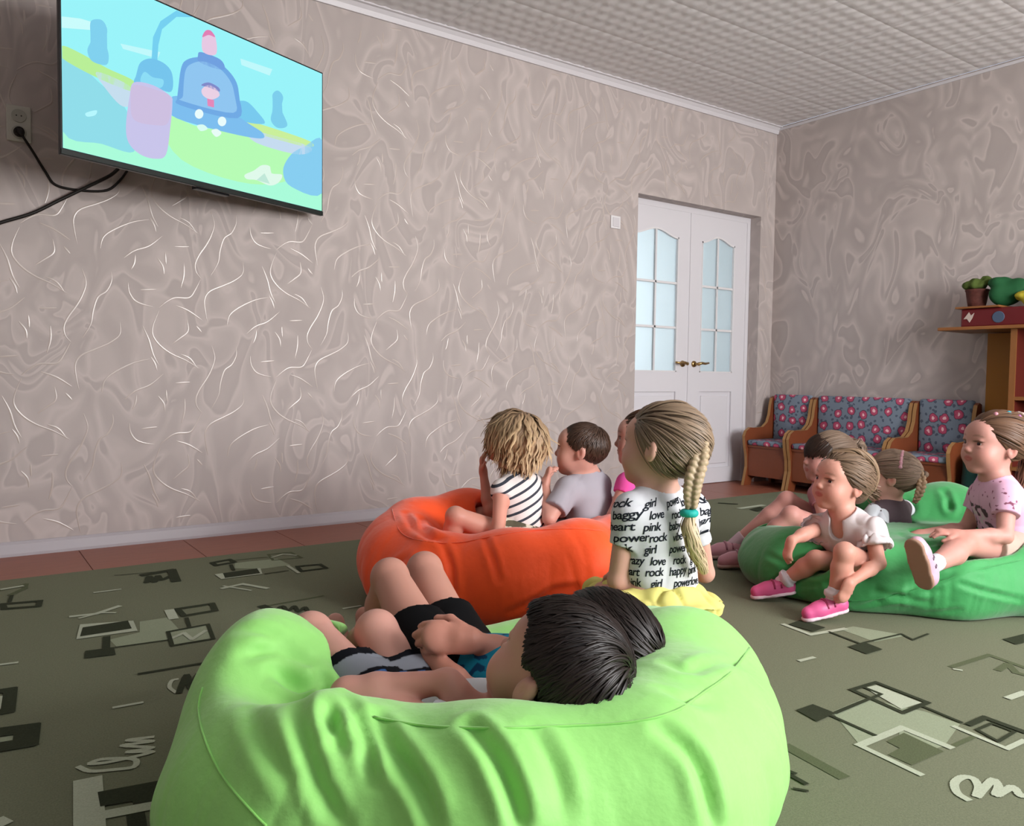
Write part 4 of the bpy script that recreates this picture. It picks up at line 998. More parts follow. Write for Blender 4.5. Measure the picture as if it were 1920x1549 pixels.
        m1 = PT.shape[1]; tg = np.gradient(PT, axis=1); nn = (PT-c0); nn /= np.linalg.norm(nn, axis=2)[..., None]+1e-9
        sd = np.cross(tg, nn); sd /= np.linalg.norm(sd, axis=2)[..., None]+1e-9
        tp = np.sin(np.pi*np.linspace(.12, .97, m1))**.7; wd = (width*(.6+.8*rg.random(n)))[:, None]*tp[None]
        A = PT+sd*wd[..., None]-nn*wd[..., None]*.35; B = PT+nn*wd[..., None]*.45; Cc = PT-sd*wd[..., None]-nn*wd[..., None]*.35
        V3 = np.stack([A, B, Cc], 2).reshape(-1, 3); W = s.hC+s.hs*(V3[:, :1]*s.hX+V3[:, 1:2]*s.hY+V3[:, 2:3]*s.hZ)
        idx = np.arange(n*m1*3).reshape(n, m1, 3)
        F = np.concatenate([np.stack([idx[:, :-1, a], idx[:, 1:, a], idx[:, 1:, a+1], idx[:, :-1, a+1]], -1).reshape(-1, 4) for a in (0, 1)])
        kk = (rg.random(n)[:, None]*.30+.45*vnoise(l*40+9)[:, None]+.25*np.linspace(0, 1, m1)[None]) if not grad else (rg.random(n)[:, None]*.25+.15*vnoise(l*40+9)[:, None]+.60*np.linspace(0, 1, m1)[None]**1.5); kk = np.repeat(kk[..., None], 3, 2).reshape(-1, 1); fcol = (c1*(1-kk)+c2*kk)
        s.hairmat = mat('hair gloss %.2f' % gloss, '#5a4030', gloss, .30, vcol='tint')
        return s.part(name, np.concatenate([cv, W]), np.concatenate([cf, F+len(cv)]), s.hairmat, vcols=np.concatenate([ccol, fcol]))
    def tail(s, pts, rs, colors, n=60, wave=.004, name='ponytail', seed=3, spread=1.0, width=.003):
        """a bundle of locks along a head-local path"""
        rg = np.random.default_rng(seed); cl = np.array(spline([np.array(p, float) for p in pts], 5)); m = len(cl); rr = np.interp(np.linspace(0, 1, m), np.linspace(0, 1, len(rs)), rs)
        vs = []; cols = []; c1, c2 = np.array(lin(colors[0])), np.array(lin(colors[1])); fs = []
        tg = np.gradient(cl, axis=0); tg /= np.linalg.norm(tg, axis=1)[:, None]+1e-9; e = np.cross(tg, [0.3, 1, .1]); e /= np.linalg.norm(e, axis=1)[:, None]+1e-9; g = np.cross(tg, e)
        for i in range(n):
            a = rg.random()*6.28; q = math.sqrt(rg.random()); ph = rg.random()*6.28; endj = 1+.35*rg.random()
            off = (e*math.cos(a)+g*math.sin(a))*(q*rr*spread)[:, None]+(e*np.sin(ph+np.arange(m)*.8)[:, None]+g*np.cos(ph+np.arange(m)*.7)[:, None])*wave
            pp = cl+off; nrm = off/(np.linalg.norm(off, axis=1)[:, None]+1e-9); sd = np.cross(tg, nrm); wd = width*(.6+.8*rg.random())*np.sin(np.pi*np.linspace(.15, .96, m))[:, None]**.6
            b = len(vs)*1; k0 = len(vs)
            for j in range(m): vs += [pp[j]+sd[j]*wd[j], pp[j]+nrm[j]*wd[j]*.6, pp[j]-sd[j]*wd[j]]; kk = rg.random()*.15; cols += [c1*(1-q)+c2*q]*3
            for j in range(m-1):
                a0 = k0+3*j; fs += [(a0, a0+3, a0+4, a0+1), (a0+1, a0+4, a0+5, a0+2)]
        vs = np.array(vs); W = s.hC+s.hs*(vs[:, :1]*s.hX+vs[:, 1:2]*s.hY+vs[:, 2:3]*s.hZ)
        return s.part(name, W, np.array(fs), s.hairmat, vcols=np.array(cols))
    def braid(s, wpts, rs, colors, name='braid', turns=9, seed=5):
        """three strands woven along a world-space path"""
        cl = np.array(spline([np.array(p, float) for p in wpts], 10)); m = len(cl); rr = np.interp(np.linspace(0, 1, m), np.linspace(0, 1, len(rs)), rs)
        tg = np.gradient(cl, axis=0); tg /= np.linalg.norm(tg, axis=1)[:, None]; tocam = CAM-cl.mean(0); e = np.cross(tg, tocam); e /= np.linalg.norm(e, axis=1)[:, None]; g = np.cross(tg, e)
        v = Vol(); t = np.linspace(0, turns*2*math.pi, m*3); tt = np.linspace(0, 1, m*3)
        I = lambda arr: np.stack([np.interp(tt, np.linspace(0, 1, m), arr[:, i]) for i in range(3)], 1)
        C3, E3, G3 = I(cl), I(e), I(g); R3 = np.interp(tt, np.linspace(0, 1, m), rr)
        for k in range(3):
            ph = k*2*math.pi/3; q = C3+E3*(np.sin(t+ph)*R3*.74)[:, None]+G3*(np.sin(2*(t+ph))*R3*.48)[:, None]
            v.chain(list(q[::2]), list(R3[::2]*.43), k=.0015)
        pv, pf = v.mesh(.0026, 0); c1, c2 = np.array(lin(colors[0])), np.array(lin(colors[1])); n = vnormals(pv, pf)
        dd_ = np.min(np.stack([np.linalg.norm(pv[:, None, :]-cl[None, ::4, :], axis=2).min(1)], 1), 1); kk = np.clip((dd_/rr.mean()-.35)/.6, 0, 1)[:, None]*.75+.25*vnoise(pv*90)[:, None]  # crevice shade put into the colour: dark near the core, pale on outer strands
        return s.part(name, pv, pf, s.hairmat, vcols=c1*(1-kk)+c2*kk)
    def shoe(s, an, toe, upv, col, sole, L=.15, strap=None, wd=.030, sockcol=None, sock_h=.045, ankledir=None, frill=False):
        c = s.sc; t = unit(toe-an); up = unit(upv-t*(upv@t)); lat = np.cross(t, up)
        heel = an-t*.022*c-up*.022*c
        v = Vol(); v.chain([heel, heel+t*.045*c, heel+t*.085*c-up*.004*c, heel+t*(L-.035)*c-up*.006*c], [.030*c, .0295*c, .031*c, .0275*c], .02, flat=(lat, .92))
        v.cone(heel+up*.0*c, an+up*.008*c, .030*c, .027*c, .015, caps=(0, 1))
        b = heel-up*.026*c; v.plane(b, -up); v.plane(an+up*.010*c, up)
        pv, pf = v.mesh(.0042, 1); o = s.part('shoe', pv, pf, mat('shoe '+col, col, .45, .45))
        sv = Vol(); sv.chain([b+up*.002, b+t*.06*c+up*.002, b+t*(L-.035)*c+up*.002], [.0315*c, .029*c, .031*c], .02); sv.plane(b+up*.008*c, up); sv.plane(b-up*.006*c, -up)
        pv, pf = sv.mesh(.0042, 1); so2 = finish('sole', pv, pf, mat('sole '+sole, sole, .6, .3), o, smooth=True); 
        if strap:
            for q in (.034, .062):
                a0 = heel+t*q*c; pts = [a0+(lat*math.cos(w)*.031+up*(math.sin(w)*.034-.0))*c for w in np.linspace(.1, math.pi-.1, 9)]
                finish('strap', *[(np.array(x) if False else x) for x in (lambda mb: (mb.v, mb.f))(MB().tube(pts, .005*c, 6))], mat('strap '+strap, strap, .4, .5), o, smooth=True)
        if sockcol:
            ad = unit(ankledir); k = Vol(); k.cone(an-ad*.004, an+ad*sock_h*c, .0255*c, .0285*c, .01, caps=(0, 1))
            if frill: k.cone(an+ad*(sock_h*.3)*c, an+ad*(sock_h*.62)*c, .036*c, .040*c, .012, flat=None, caps=(1, 1))
            pv, pf = k.mesh(.004, 1); n = vnormals(pv, pf)
            if frill: pv = pv+n*(.007*(vnoise(pv*55+3)-.4))[:, None]
            s.part('sock', pv, pf, mat('sock '+sockcol, sockcol, .9, .1))
        return o
def toff(a, d, L): return a+unit(d)*L
# ==== 1: front girl with the braid, sitting on the back of the lime bag
J = dict(neck=P(1236,928,2.13), pelvis=P(1240,1132,2.12), shL=P(1180,958,2.08), shR=P(1298,952,2.19), elL=P(1158,1088,2.09), elR=P(1322,1075,2.26))
J['wrL'] = toff(J['elL'], V(.15, -.12, .95), .165); J['wrR'] = toff(J['elR'], V(-.5, -.1, .85), .165)
f4 = V(-.45, 0, .9)
hip = J['pelvis']; lat4 = unit(np.cross(f4, ZZ))
J['hipL'] = hip-lat4*.055; J['hipR'] = hip+lat4*.055
J['knL'] = hip-lat4*.05+f4*.21-ZZ*.03; J['knR'] = hip+lat4*.05+f4*.21-ZZ*.03
J['anL'] = J['knL']+f4*.02-ZZ*.11; J['anR'] = J['knR']+f4*.02-ZZ*.11
g = Person('girl with long blond braid, white tee with black words and yellow skirt, back turned', J, dict(c=P(1236,842,2.12), s=1.04, fwd=V(-.80,.10,.52), up=V(.10,1,.10), ear=.014), f4, 1.0, .004, skin='#c08f7b')
g.build_body([dict(wr=J['wrL'], d=V(-.1,-.3,.9), n=V(0,-1,-.3), side=1, curl=.5), dict(wr=J['wrR'], d=V(-.3,-.3,.8), n=V(0,-1,-.3), side=-1, curl=.5)], neck_r=.030)
tee, tv_, tf_ = g.cloth('t_shirt', g.torsovol(t=.012, sleeve=.50, hem=.015, sleeve_r=.014), mat('white jersey', '#c6c7cc', .85, .1), h=.0045, amp=.007, fr=13)
g.collar(MATS['white jersey'], r=.050)
sv = Vol(); wz = hip+ZZ*.03
sv.cone(hip+ZZ*.055, hip-ZZ*.004-f4*.01, .098, .165, .03, flat=(f4, .88), caps=(1, 1)); sv.cone(hip+f4*.05-ZZ*.02, hip+f4*.22-ZZ*.03, .11, .095, .04, flat=(ZZ, .62))
sv.ell(P(1322,1150,2.06), (.050,.05,.022), k=.03); sv.ell(P(1165,1122,2.06), (.055,.05,.022), k=.03); sv.ell(P(1250,1160,2.02), (.06,.04,.016), k=.03)
CAPS.append((hip-ZZ*.0, hip+ZZ*.12-f4*.02, .150, .13)); CAPS.append((P(1322,1125,2.06), P(1322,1100,2.06), .045, .045))
g.cloth('skirt', sv, mat('lemon cotton', '#d8cf7c', .85, .1), h=.005, amp=.016, fr=20)
# lettering wrapped round the tee
bvt = BVHTree.FromPolygons(tv_.tolist(), tf_.tolist())
def lettering(bvt, axis0, axis_up, back, lines, size, mtl, parent, Rc=.11, shear=.25, name='lettering'):
    lt_ = unit(np.cross(axis_up, back)); back = unit(np.cross(lt_, axis_up)); mb = MB()
    dg = bpy.context.evaluated_depsgraph_get()
    for ln, a0, b0, rot in lines:
        cu = bpy.data.curves.new('txt', 'FONT'); cu.body = ln; cu.size = size; cu.shear = shear; cu.offset = .0004; cu.space_character = .92; cu.resolution_u = 3
        ob = bpy.data.objects.new('txt', cu); COL.objects.link(ob); dg.update(); me = bpy.data.meshes.new_from_object(ob.evaluated_get(dg))
        bm = bmesh.new(); bm.from_mesh(me); bmesh.ops.triangulate(bm, faces=bm.faces); bmesh.ops.remove_doubles(bm, verts=bm.verts, dist=1e-5)
        bmesh.ops.subdivide_edges(bm, edges=[e for e in bm.edges if e.calc_length() > .008], cuts=1, use_grid_fill=True); bmesh.ops.triangulate(bm, faces=bm.faces)
        bm.verts.index_update(); bm.verts.ensure_lookup_table(); vs = []; ok = []
        for v in bm.verts:
            a = a0+v.co.x*math.cos(rot)-v.co.y*math.sin(rot); b = b0+v.co.x*math.sin(rot)+v.co.y*math.cos(rot)
            th = a/Rc; dr = back*math.cos(th)+lt_*math.sin(th); o = axis0+axis_up*b
            r = bvt.ray_cast(Vector(o+dr*.4), Vector(-dr), .4)
            if r[0] is None: vs.append(o); ok.append(False)
            else: vs.append(np.array(r[0])+np.array(r[1])*.0012); ok.append(np.linalg.norm(np.array(r[0])-o) < .17)
        fs = [tuple(v.index for v in f.verts) for f in bm.faces if all(ok[v.index] for v in f.verts)]
        mb.add(vs, fs); bm.free(); bpy.data.objects.remove(ob); bpy.data.curves.remove(cu); bpy.data.meshes.remove(me)
    return mb.build(name, mtl, parent, kind='stuff')
rows = [['rock', 'girl', 'power', 'love'], ['baggy', 'love', 'rock', 'girl'], ['heart', 'pink', 'baby', 'rock'], ['power', 'rock', 'vibe', 'pink'], ['pink', 'girl', 'power', 'love'], ['crazy', 'love', 'rock', 'girl'], ['heart', 'rock', 'happy', 'pink'], ['pink', 'girl', 'power', 'love'], ['rock', 'love', 'baby', 'vibe']]
lines = []
for i, rw in enumerate(rows):
    for k in range(-1, 5):
        lines.append((rw[k % 4], -.19+k*.074+(i % 2)*.014, .214-i*.0285, .12-.016*i+.04*math.sin(i*2+k)))
M_ink = mat('black print', '#1b1f27', .8, .1)
ax0 = J['neck']+(J['pelvis']-J['neck'])*.85
lettering(bvt, ax0, unit(J['neck']-J['pelvis']), -f4, lines, .030, M_ink, tee)
hc4 = ('#46382d', '#968069')
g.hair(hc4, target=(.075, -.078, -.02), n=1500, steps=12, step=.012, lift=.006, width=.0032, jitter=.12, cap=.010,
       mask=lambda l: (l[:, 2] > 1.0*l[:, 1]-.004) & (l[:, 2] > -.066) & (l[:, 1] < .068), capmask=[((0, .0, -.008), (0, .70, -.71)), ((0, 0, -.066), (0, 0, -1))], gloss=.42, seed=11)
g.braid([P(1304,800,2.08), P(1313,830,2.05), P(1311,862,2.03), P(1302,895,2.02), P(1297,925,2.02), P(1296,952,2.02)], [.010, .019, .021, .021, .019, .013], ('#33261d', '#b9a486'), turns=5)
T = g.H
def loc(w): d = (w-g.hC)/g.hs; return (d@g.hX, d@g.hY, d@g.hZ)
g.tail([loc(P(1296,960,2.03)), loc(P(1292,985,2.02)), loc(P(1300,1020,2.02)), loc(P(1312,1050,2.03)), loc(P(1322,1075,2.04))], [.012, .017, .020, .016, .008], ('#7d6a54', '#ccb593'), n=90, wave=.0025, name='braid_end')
def scrunchie(pn, c, d, R, r, colr, name='hair_tie', bumps=9):
    v = Vol(); X, Y, Z = ortho(d, V(.3, .2, .9))
    for k in range(bumps*2): a = math.pi*k/bumps; v.ell(c+(X*math.cos(a)+Z*math.sin(a))*R, r*(1 if k % 2 else .75), k=.004)
    v.ell(c, R*.8, k=.004); pv, pf = v.mesh(.0035, 1); return pn.part(name, pv, pf, mat('tie '+colr, colr, .6, .3))
scrunchie(g, P(1292,962,2.025), V(0, 1, 0), .014, .010, '#1fa39a'); scrunchie(g, P(1303,802,2.09), V(.6, .8, -.2), .010, .008, '#8d7bb0', 'violet_clip', 6)

# ==== 2: little girl in the striped top
J = dict(neck=P(972,895,2.97), pelvis=P(985,1012,2.95), shL=P(940,920,2.90), shR=P(1003,910,3.05), elL=P(934,1002,2.80), elR=P(917,958,3.08))
J['wrL'] = P(905,975,2.92); J['wrR'] = P(906,885,3.10); fr = V(-.75, 0, .62)
J['hipL'] = P(958,1010,2.90); J['hipR'] = P(990,1008,3.02); J['knL'] = P(854,968,2.84); J['knR'] = P(902,968,3.12); J['anL'] = P(832,1035,2.88); J['anR'] = P(868,1020,3.15)
g = Person('toddler girl with wavy blond hair and white striped sleeveless top in the orange bag', J, dict(c=P(962,828,2.99), s=1.0, fwd=V(-.72,.28,.62), up=V(.25,1,.10)), fr, .88, .004, skin='#c28570')
g.build_body([dict(wr=J['wrL'], d=V(-.5,-.2,.6), n=V(0,-1,0), curl=.6), dict(wr=J['wrR'], d=V(-.1,.95,-.05), n=V(.9,.1,-.2), side=-1, curl=.35)])
def stripe_mat():
    m = mat('striped jersey', '#ddd4d2', .85, .1); nt = m.node_tree; b = nt.nodes['Principled BSDF']; at = nt.nodes.new('ShaderNodeAttribute'); at.attribute_name = 'tint'
    sp = nt.nodes.new('ShaderNodeSeparateColor'); nt.links.new(at.outputs['Color'], sp.inputs[0])
    mu = nt.nodes.new('ShaderNodeMath'); mu.operation = 'MULTIPLY'; mu.inputs[1].default_value = 15.5; nt.links.new(sp.outputs[0], mu.inputs[0])
    fc = nt.nodes.new('ShaderNodeMath'); fc.operation = 'FRACT'; nt.links.new(mu.outputs[0], fc.inputs[0]); lt = nt.nodes.new('ShaderNodeMath'); lt.operation = 'LESS_THAN'; lt.inputs[1].default_value = .30; nt.links.new(fc.outputs[0], lt.inputs[0])
    mx = nt.nodes.new('ShaderNodeMix'); mx.data_type = 'RGBA'; mx.inputs['A'].default_value = (*lin('#dcd3d0'), 1); mx.inputs['B'].default_value = (*lin('#3b3f48'), 1); nt.links.new(lt.outputs[0], mx.inputs['Factor']); nt.links.new(mx.outputs['Result'], b.inputs['Base Color']); return m
tilt = unit(g.spine+g.lat*-.42)
g.cloth('striped_top', g.torsovol(t=.010, sleeve=.16, hem=.03, sleeve_r=.016), stripe_mat(), h=.004, amp=.004, cols=lambda v: np.repeat((((v-J['pelvis'])@tilt+.2)/.45)[:, None], 3, 1))
def camo(v):
    k = (vnoise(v*55+2) > .52)[:, None]; return np.where(k, np.array(lin('#cfc9b8')), np.array(lin('#5a5646')))
g.cloth('shorts', g.shortsvol(frac=.40), mat('patterned shorts', '#888888', .85, .1, vcol='tint'), cols=camo)
def flow2(p, k, rnd):
    d = p-np.array([0, -.01, .11]); d = d/(np.linalg.norm(d, axis=1)[:, None]+1e-9)
    w = np.clip((.05-p[:, 2])/.06, 0, 1)[:, None]; return d*(1-w)+w*np.array([0, -.25, -1.0])
g.hair(('#6d5442', '#cdaf86'), n=1300, steps=14, step=.0125, lift=.010, width=.0056, jitter=.16, wave=.0055, cap=.014, flow=flow2, seed=4, grad=True, mask=lambda l: (l[:, 2] > 1.3*l[:, 1]-.045) & (l[:, 2] > -.06),
       capmask=[((0, .012, -.03), (0, .80, -.60)), ((0, 0, -.095), (0, 0, -1))], extra=[('e', (0, -.05, -.055), (.065, .045, .045)), ('e', (.03, -.055, -.075), (.045, .04, .035)), ('e', (-.03, -.045, -.075), (.045, .04, .03))], gloss=.5)

# ==== 3: boy in the grey shirt
J = dict(neck=P(1102,893,3.10), pelvis=P(1108,1010,3.08), shL=P(1066,918,3.0), shR=P(1122,908,3.18), elL=P(1030,972,2.92), elR=P(1060,985,3.25))
J['wrL'] = P(1022,908,3.02); J['wrR'] = P(1020,960,3.25); fr = V(-.85, 0, .5)
J['hipL'] = P(1090,1010,3.02); J['hipR'] = P(1115,1008,3.14); J['knL'] = P(1010,1000,3.12); J['knR'] = P(1035,992,3.3); J['anL'] = P(985,1030,3.28); J['anR'] = P(1005,1030,3.4)
g = Person('boy with short brown hair in a light grey shirt holding his hand to his mouth', J, dict(c=P(1089,845,3.06), s=1.0, fwd=V(-.93,.08,.25), up=V(.15,1,.05)), fr, .98, .004, skin='#bd8775')
g.build_body([dict(wr=J['wrL'], d=V(.25,.9,.1), n=V(.85,-.1,.1), curl=.7), dict(wr=J['wrR'], d=V(-.8,0,.3), n=V(0,-1,0), curl=.5)])
g.cloth('grey_shirt', g.torsovol(t=.016, sleeve=.72, hem=.03, sleeve_r=.022), mat('grey cotton', '#9b979f', .85, .1), h=.0045, amp=.007, fr=10)
cl_ = Vol(); cl_.cone(J['neck']-g.spine*.012, J['neck']+g.spine*.012, .052, .044, .005, caps=(1, 1)); g.cloth('collar', cl_, mat('pale grey cotton', '#aeb0b8', .85, .1), amp=.002)
g.cloth('shorts', g.shortsvol(frac=.7), mat('grey shorts cloth', '#55545c', .85, .1))
short_mask = lambda l: (l[:, 2] > .75*l[:, 1]-.002) & (l[:, 2] > -.058) & (l[:, 1] < .062)
g.hair(('#2a1c16', '#4f3a2e'), n=1500, steps=5, step=.0085, lift=.002, width=.0022, jitter=.35, cap=.005, mask=short_mask, seed=6, fence=lambda l: (l[:, 2] > .75*l[:, 1]-.010) & (l[:, 2] > -.066), capmask=[((0, .0, -.004), (0, .60, -.80)), ((0, 0, -.060), (0, 0, -1)), ((0, .060, 0), (0, 1, .1))])

# ==== 4: girl in pink behind
J = dict(neck=P(1204,885,3.10), pelvis=P(1212,1010,3.08), shL=P(1176,908,3.02), shR=P(1228,900,3.18), elL=P(1152,965,2.98), elR=P(1215,975,3.25))
J['wrL'] = P(1128,1000,3.08); J['wrR'] = P(1170,1000,3.25); fr = V(-.85, 0, .5)
J['hipL'] = P(1195,1010,3.02); J['hipR'] = P(1220,1008,3.14); J['knL'] = P(1120,1005,3.18); J['knR'] = P(1150,998,3.3); J['anL'] = P(1090,1035,3.33); J['anR'] = P(1120,1035,3.42)
g = Person('brown-haired child in a bright pink shirt half hidden behind the girl with the braid', J, dict(c=P(1202,826,3.06), s=1.0, fwd=V(-.95,.06,.2), up=V(.05,1,.05)), fr, .98, .004, skin='#bd8775')
g.build_body([dict(wr=J['wrL'], d=V(-.6,-.5,.3), n=V(0,-1,0), curl=.5), dict(wr=J['wrR'], d=V(-.8,0,.3), n=V(0,-1,0), curl=.5)])
g.cloth('pink_shirt', g.torsovol(t=.012, sleeve=.35, hem=.03, sleeve_r=.016), mat('hot pink jersey', '#d9539f', .8, .15), h=.005)
g.collar(MATS['hot pink jersey'])
g.cloth('shorts', g.shortsvol(frac=.5), mat('denim', '#3b4660', .85, .1))
g.hair(('#3a241a', '#6b4a35'), n=900, steps=8, step=.012, lift=.004, width=.003, jitter=.15, target=(0, -.12, 0), seed=8)
g.tail([(0, -.10, .0), (0, -.13, -.03), (0, -.12, -.08), (0, -.10, -.12)], [.016, .022, .02, .008], ('#3a241a', '#6b4a35'), n=50)

# ==== 5: girl with the dark fringe, legs stretched to the left
J = dict(neck=P(1552,908,3.42), pelvis=P(1566,1002,3.42), shL=P(1535,928,3.34), shR=P(1566,920,3.50), elL=P(1548,975,3.26), elR=P(1580,975,3.55))
J['wrL'] = P(1520,1005,3.18); J['wrR'] = P(1540,985,3.6); fr = V(-.98, 0, -.12)
J['hipL'] = P(1560,1004,3.34); J['hipR'] = P(1568,1000,3.48); J['knL'] = P(1484,966,3.28); J['knR'] = P(1476,938,3.46); J['anL'] = P(1400,1036,3.34); J['anR'] = P(1376,1028,3.52)
g = Person('girl with a straight dark fringe and pink shoes stretching her bare legs onto the rug', J, dict(c=P(1550,862,3.42), s=1.0, fwd=V(-.95,.10,-.08), up=V(.10,1,0)), fr, .98, .004, skin='#bb8174')
g.build_body([dict(wr=J['wrL'], d=V(-.5,-.6,0), n=V(0,-.6,.8), curl=.5), dict(wr=J['wrR'], d=V(-.8,0,.3), n=V(0,-1,0), curl=.5)], feet=False)
g.cloth('dusty_pink_top', g.torsovol(t=.011, sleeve=.4, hem=.03, sleeve_r=.016), mat('dusty pink jersey', '#a8757c', .85, .1))
g.cloth('shorts', g.shortsvol(frac=.33), mat('rose shorts cloth', '#9c6d74', .85, .1))
for a, D in (('L', 3.34), ('R', 3.52)):
    an = J['an'+a]; g.shoe(an, an+V(-.95, -.10, .0), V(-.25, .95, 0), '#b98490', '#a88c84', L=.155, strap='#8e5566', sockcol='#c3a9b2', ankledir=J['kn'+a]-an, sock_h=.055)
hc5 = ('#48382e', '#8f7967')
g.hair(hc5, n=1100, steps=10, step=.012, lift=.006, width=.0036, jitter=.12, target=(0, -.10, .06), seed=9, cap=.010, gloss=.5)
def flow5(p, k, rnd): return np.array([0, .55, -.85])+0*p
g.hair(('#1e120d', '#3a261c'), n=520, steps=6, step=.0115, lift=.005, width=.006, jitter=.03, flow=flow5, seed=10, cap=.0115, mask=lambda l: (l[:, 2] > .062) & (l[:, 1] > .015) & (l[:, 1] < .075),
       capmask=[((0, .0, .035), (0, 0, -1)), ((0, .03, 0), (0, -1, .15))], name='fringe')
g.tail([(0, -.085, .075), (0, -.125, .085), (0, -.145, .05), (0, -.14, .0), (.0, -.13, -.03)], [.012, .022, .024, .018, .008], hc5, n=60, wave=.004)
scrunchie(g, g.H(0, -.092, .078), g.hY, .016, .010, '#1d1716', 'black_hair_tie')

# ==== 6: toddler in the white blouse and pink sneakers
J = dict(neck=P(1584,972,2.80), pelvis=P(1618,1060,2.88), shL=P(1634,996,2.72), shR=P(1540,990,2.90), elL=P(1648,1056,2.66), elR=P(1512,1000,2.80))
J['wrL'] = P(1592,1094,2.58); J['wrR'] = P(1484,1014,2.76); fr = V(-.78, 0, -.55)
J['hipL'] = P(1625,1062,2.80); J['hipR'] = P(1595,1058,2.92); J['knL'] = P(1584,1036,2.62); J['knR'] = P(1530,1050,2.80); J['anL'] = P(1562,1128,2.64); J['anR'] = P(1466,1104,2.87)
g = Person('toddler girl in white ruffled blouse and bright pink sneakers on the green bag edge', J, dict(c=P(1577,906,2.81), s=1.0, fwd=V(-.88,.16,-.30), up=V(.16,1,-.02), iris='#2a1b16'), fr, .85, .0035, skin='#c48a76')
g.build_body([dict(wr=J['wrL'], d=V(-.35,-.9,0), n=V(-.3,0,.9), side=1, curl=.55, k=1.1), dict(wr=J['wrR'], d=V(-.3,-.9,-.05), n=V(.8,-.2,.2), side=-1, curl=.45, k=1.1)], feet=False)
vb = g.torsovol(t=.022, sleeve=.34, hem=.03, sleeve_r=.030, scoop=.012, top=.008)
bl, _, _ = g.cloth('white_blouse', vb, mat('white muslin', '#cdc3c4', .85, .1), h=.004, amp=.007, fr=20)
q = Vol(); q.chain([g.J['neck']-g.spine*.020+(g.lat*math.cos(a)*.062+g.fr*math.sin(a)*.050)*.9-g.spine*.022*math.sin(a) for a in np.linspace(0, 2*math.pi, 25)], [.013]*25, k=.004)
g.cloth('ruffled_collar', q, MATS['white muslin'], h=.0035, amp=.030, fr=45)
for a in 'LR':
    q = Vol(); sh_ = J['sh'+a]; e_ = unit(J['el'+a]-sh_); q.cone(sh_+e_*.020, sh_+e_*.064, .046, .060, .01, caps=(1, 1)); q.cone(sh_+e_*.050, sh_+e_*.09, .036, .050, .01, op='s')
    g.cloth('ruffle', q, MATS['white muslin'], h=.004, amp=.016, fr=34)
def flor(v):
    k = vnoise(v*80+5)[:, None]; return np.where(k > .62, np.array(lin('#b9aab0')), np.where(k < .36, np.array(lin('#2e2a30')), np.array(lin('#5c545c'))))
g.cloth('shorts', g.shortsvol(frac=.38, t=.016), mat('dark floral shorts', '#555555', .85, .1, vcol='tint'), cols=flor, h=.0035)
g.shoe(J['anL'], J['anL']+V(-.95, -.20, -.15), V(-.25, .95, 0), '#d2588c', '#d9c3cc', L=.165, strap='#96214f', sockcol='#d6cfd6', ankledir=J['knL']-J['anL'], sock_h=.05, frill=True)
g.shoe(J['anR'], J['anR']+V(-.95, -.16, .05), V(-.2, .95, 0), '#d2588c', '#d9c3cc', L=.165, strap='#96214f', sockcol='#d6cfd6', ankledir=J['knR']-J['anR'], sock_h=.05, frill=True)
def flow6(p, k, rnd): return np.array([0, -.9, -.35])+0*p
g.hair(('#44342a', '#8b725c'), n=1200, steps=9, step=.012, lift=.006, width=.0034, jitter=.16, flow=flow6, seed=12, cap=.0085, gloss=.5, wave=.001,
       mask=lambda l: (l[:, 2] > .95*l[:, 1]-.010) & (l[:, 2] > -.062), extra=[('e', (0, -.065, -.02), (.06, .035, .045))])
g.tail([(.02, .045, .10), (-.03, .0, .118), (-.055, -.05, .10), (-.06, -.085, .055), (-.055, -.09, .0)], [.010, .013, .013, .012, .008], ('#44342a', '#8f765e'), n=40, wave=.002, name='side_braid')

# ==== 7: girl with the pearly hair band
J = dict(neck=P(1668,945,3.30), pelvis=P(1672,1030,3.28), shL=P(1640,962,3.22), shR=P(1694,955,3.38), elL=P(1640,1010,3.16), elR=P(1700,1005,3.45))
J['wrL'] = P(1620,1035,3.24); J['wrR'] = P(1670,1020,3.5); fr = V(-.75, 0, .6)
J['hipL'] = P(1660,1032,3.22); J['hipR'] = P(1682,1028,3.34); J['knL'] = P(1600,1020,3.36); J['knR'] = P(1630,1010,3.46); J['anL'] = P(1565,1045,3.48); J['anR'] = P(1590,1040,3.58)
g = Person('girl with braided light brown hair, pale pink hair band and grey and white dress', J, dict(c=P(1668,898,3.28), s=.98, fwd=V(-.80,.02,.45), up=V(.25,1,.05)), fr, .88, .004, skin='#bd8a78')
g.build_body([dict(wr=J['wrL'], d=V(-.5,-.6,0), n=V(0,-.6,.8), curl=.5), dict(wr=J['wrR'], d=V(-.8,0,.3), n=V(0,-1,0), curl=.5)])
g.cloth('grey_dress', g.torsovol(t=.012, sleeve=0, hem=.04), mat('grey brown jersey', '#54474c', .85, .1))
q = Vol()
for a in 'LR': q.cone(J['sh'+a]-ZZ*.01, J['sh'+a]+(J['el'+a]-J['sh'+a])*.55, .050, .058, .02, caps=(0, 1))
q.cone(J['shL']+(J['shR']-J['shL'])*.0, J['shR'], .03, .03, .03)
g.cloth('white_sleeves', q, mat('white cotton', '#c9ccd2', .85, .1), h=.004, amp=.012, fr=18)
g.cloth('skirt', g.shortsvol(frac=.45, t=.02), MATS['grey brown jersey'])
hc7 = ('#5e4c40', '#a58d79')
g.hair(hc7, n=1100, steps=9, step=.012, lift=.004, width=.0036, jitter=.08, target=(0, -.10, .03), seed=14, cap=.010, gloss=.5)
hb = Vol(); 
for k in range(26): a = math.radians(-78+156*k/25); hb.ell(g.H(.086*math.sin(a), -.042, .026+.090*math.cos(a)), (.0065 if k % 2 else .0085), k=.003)
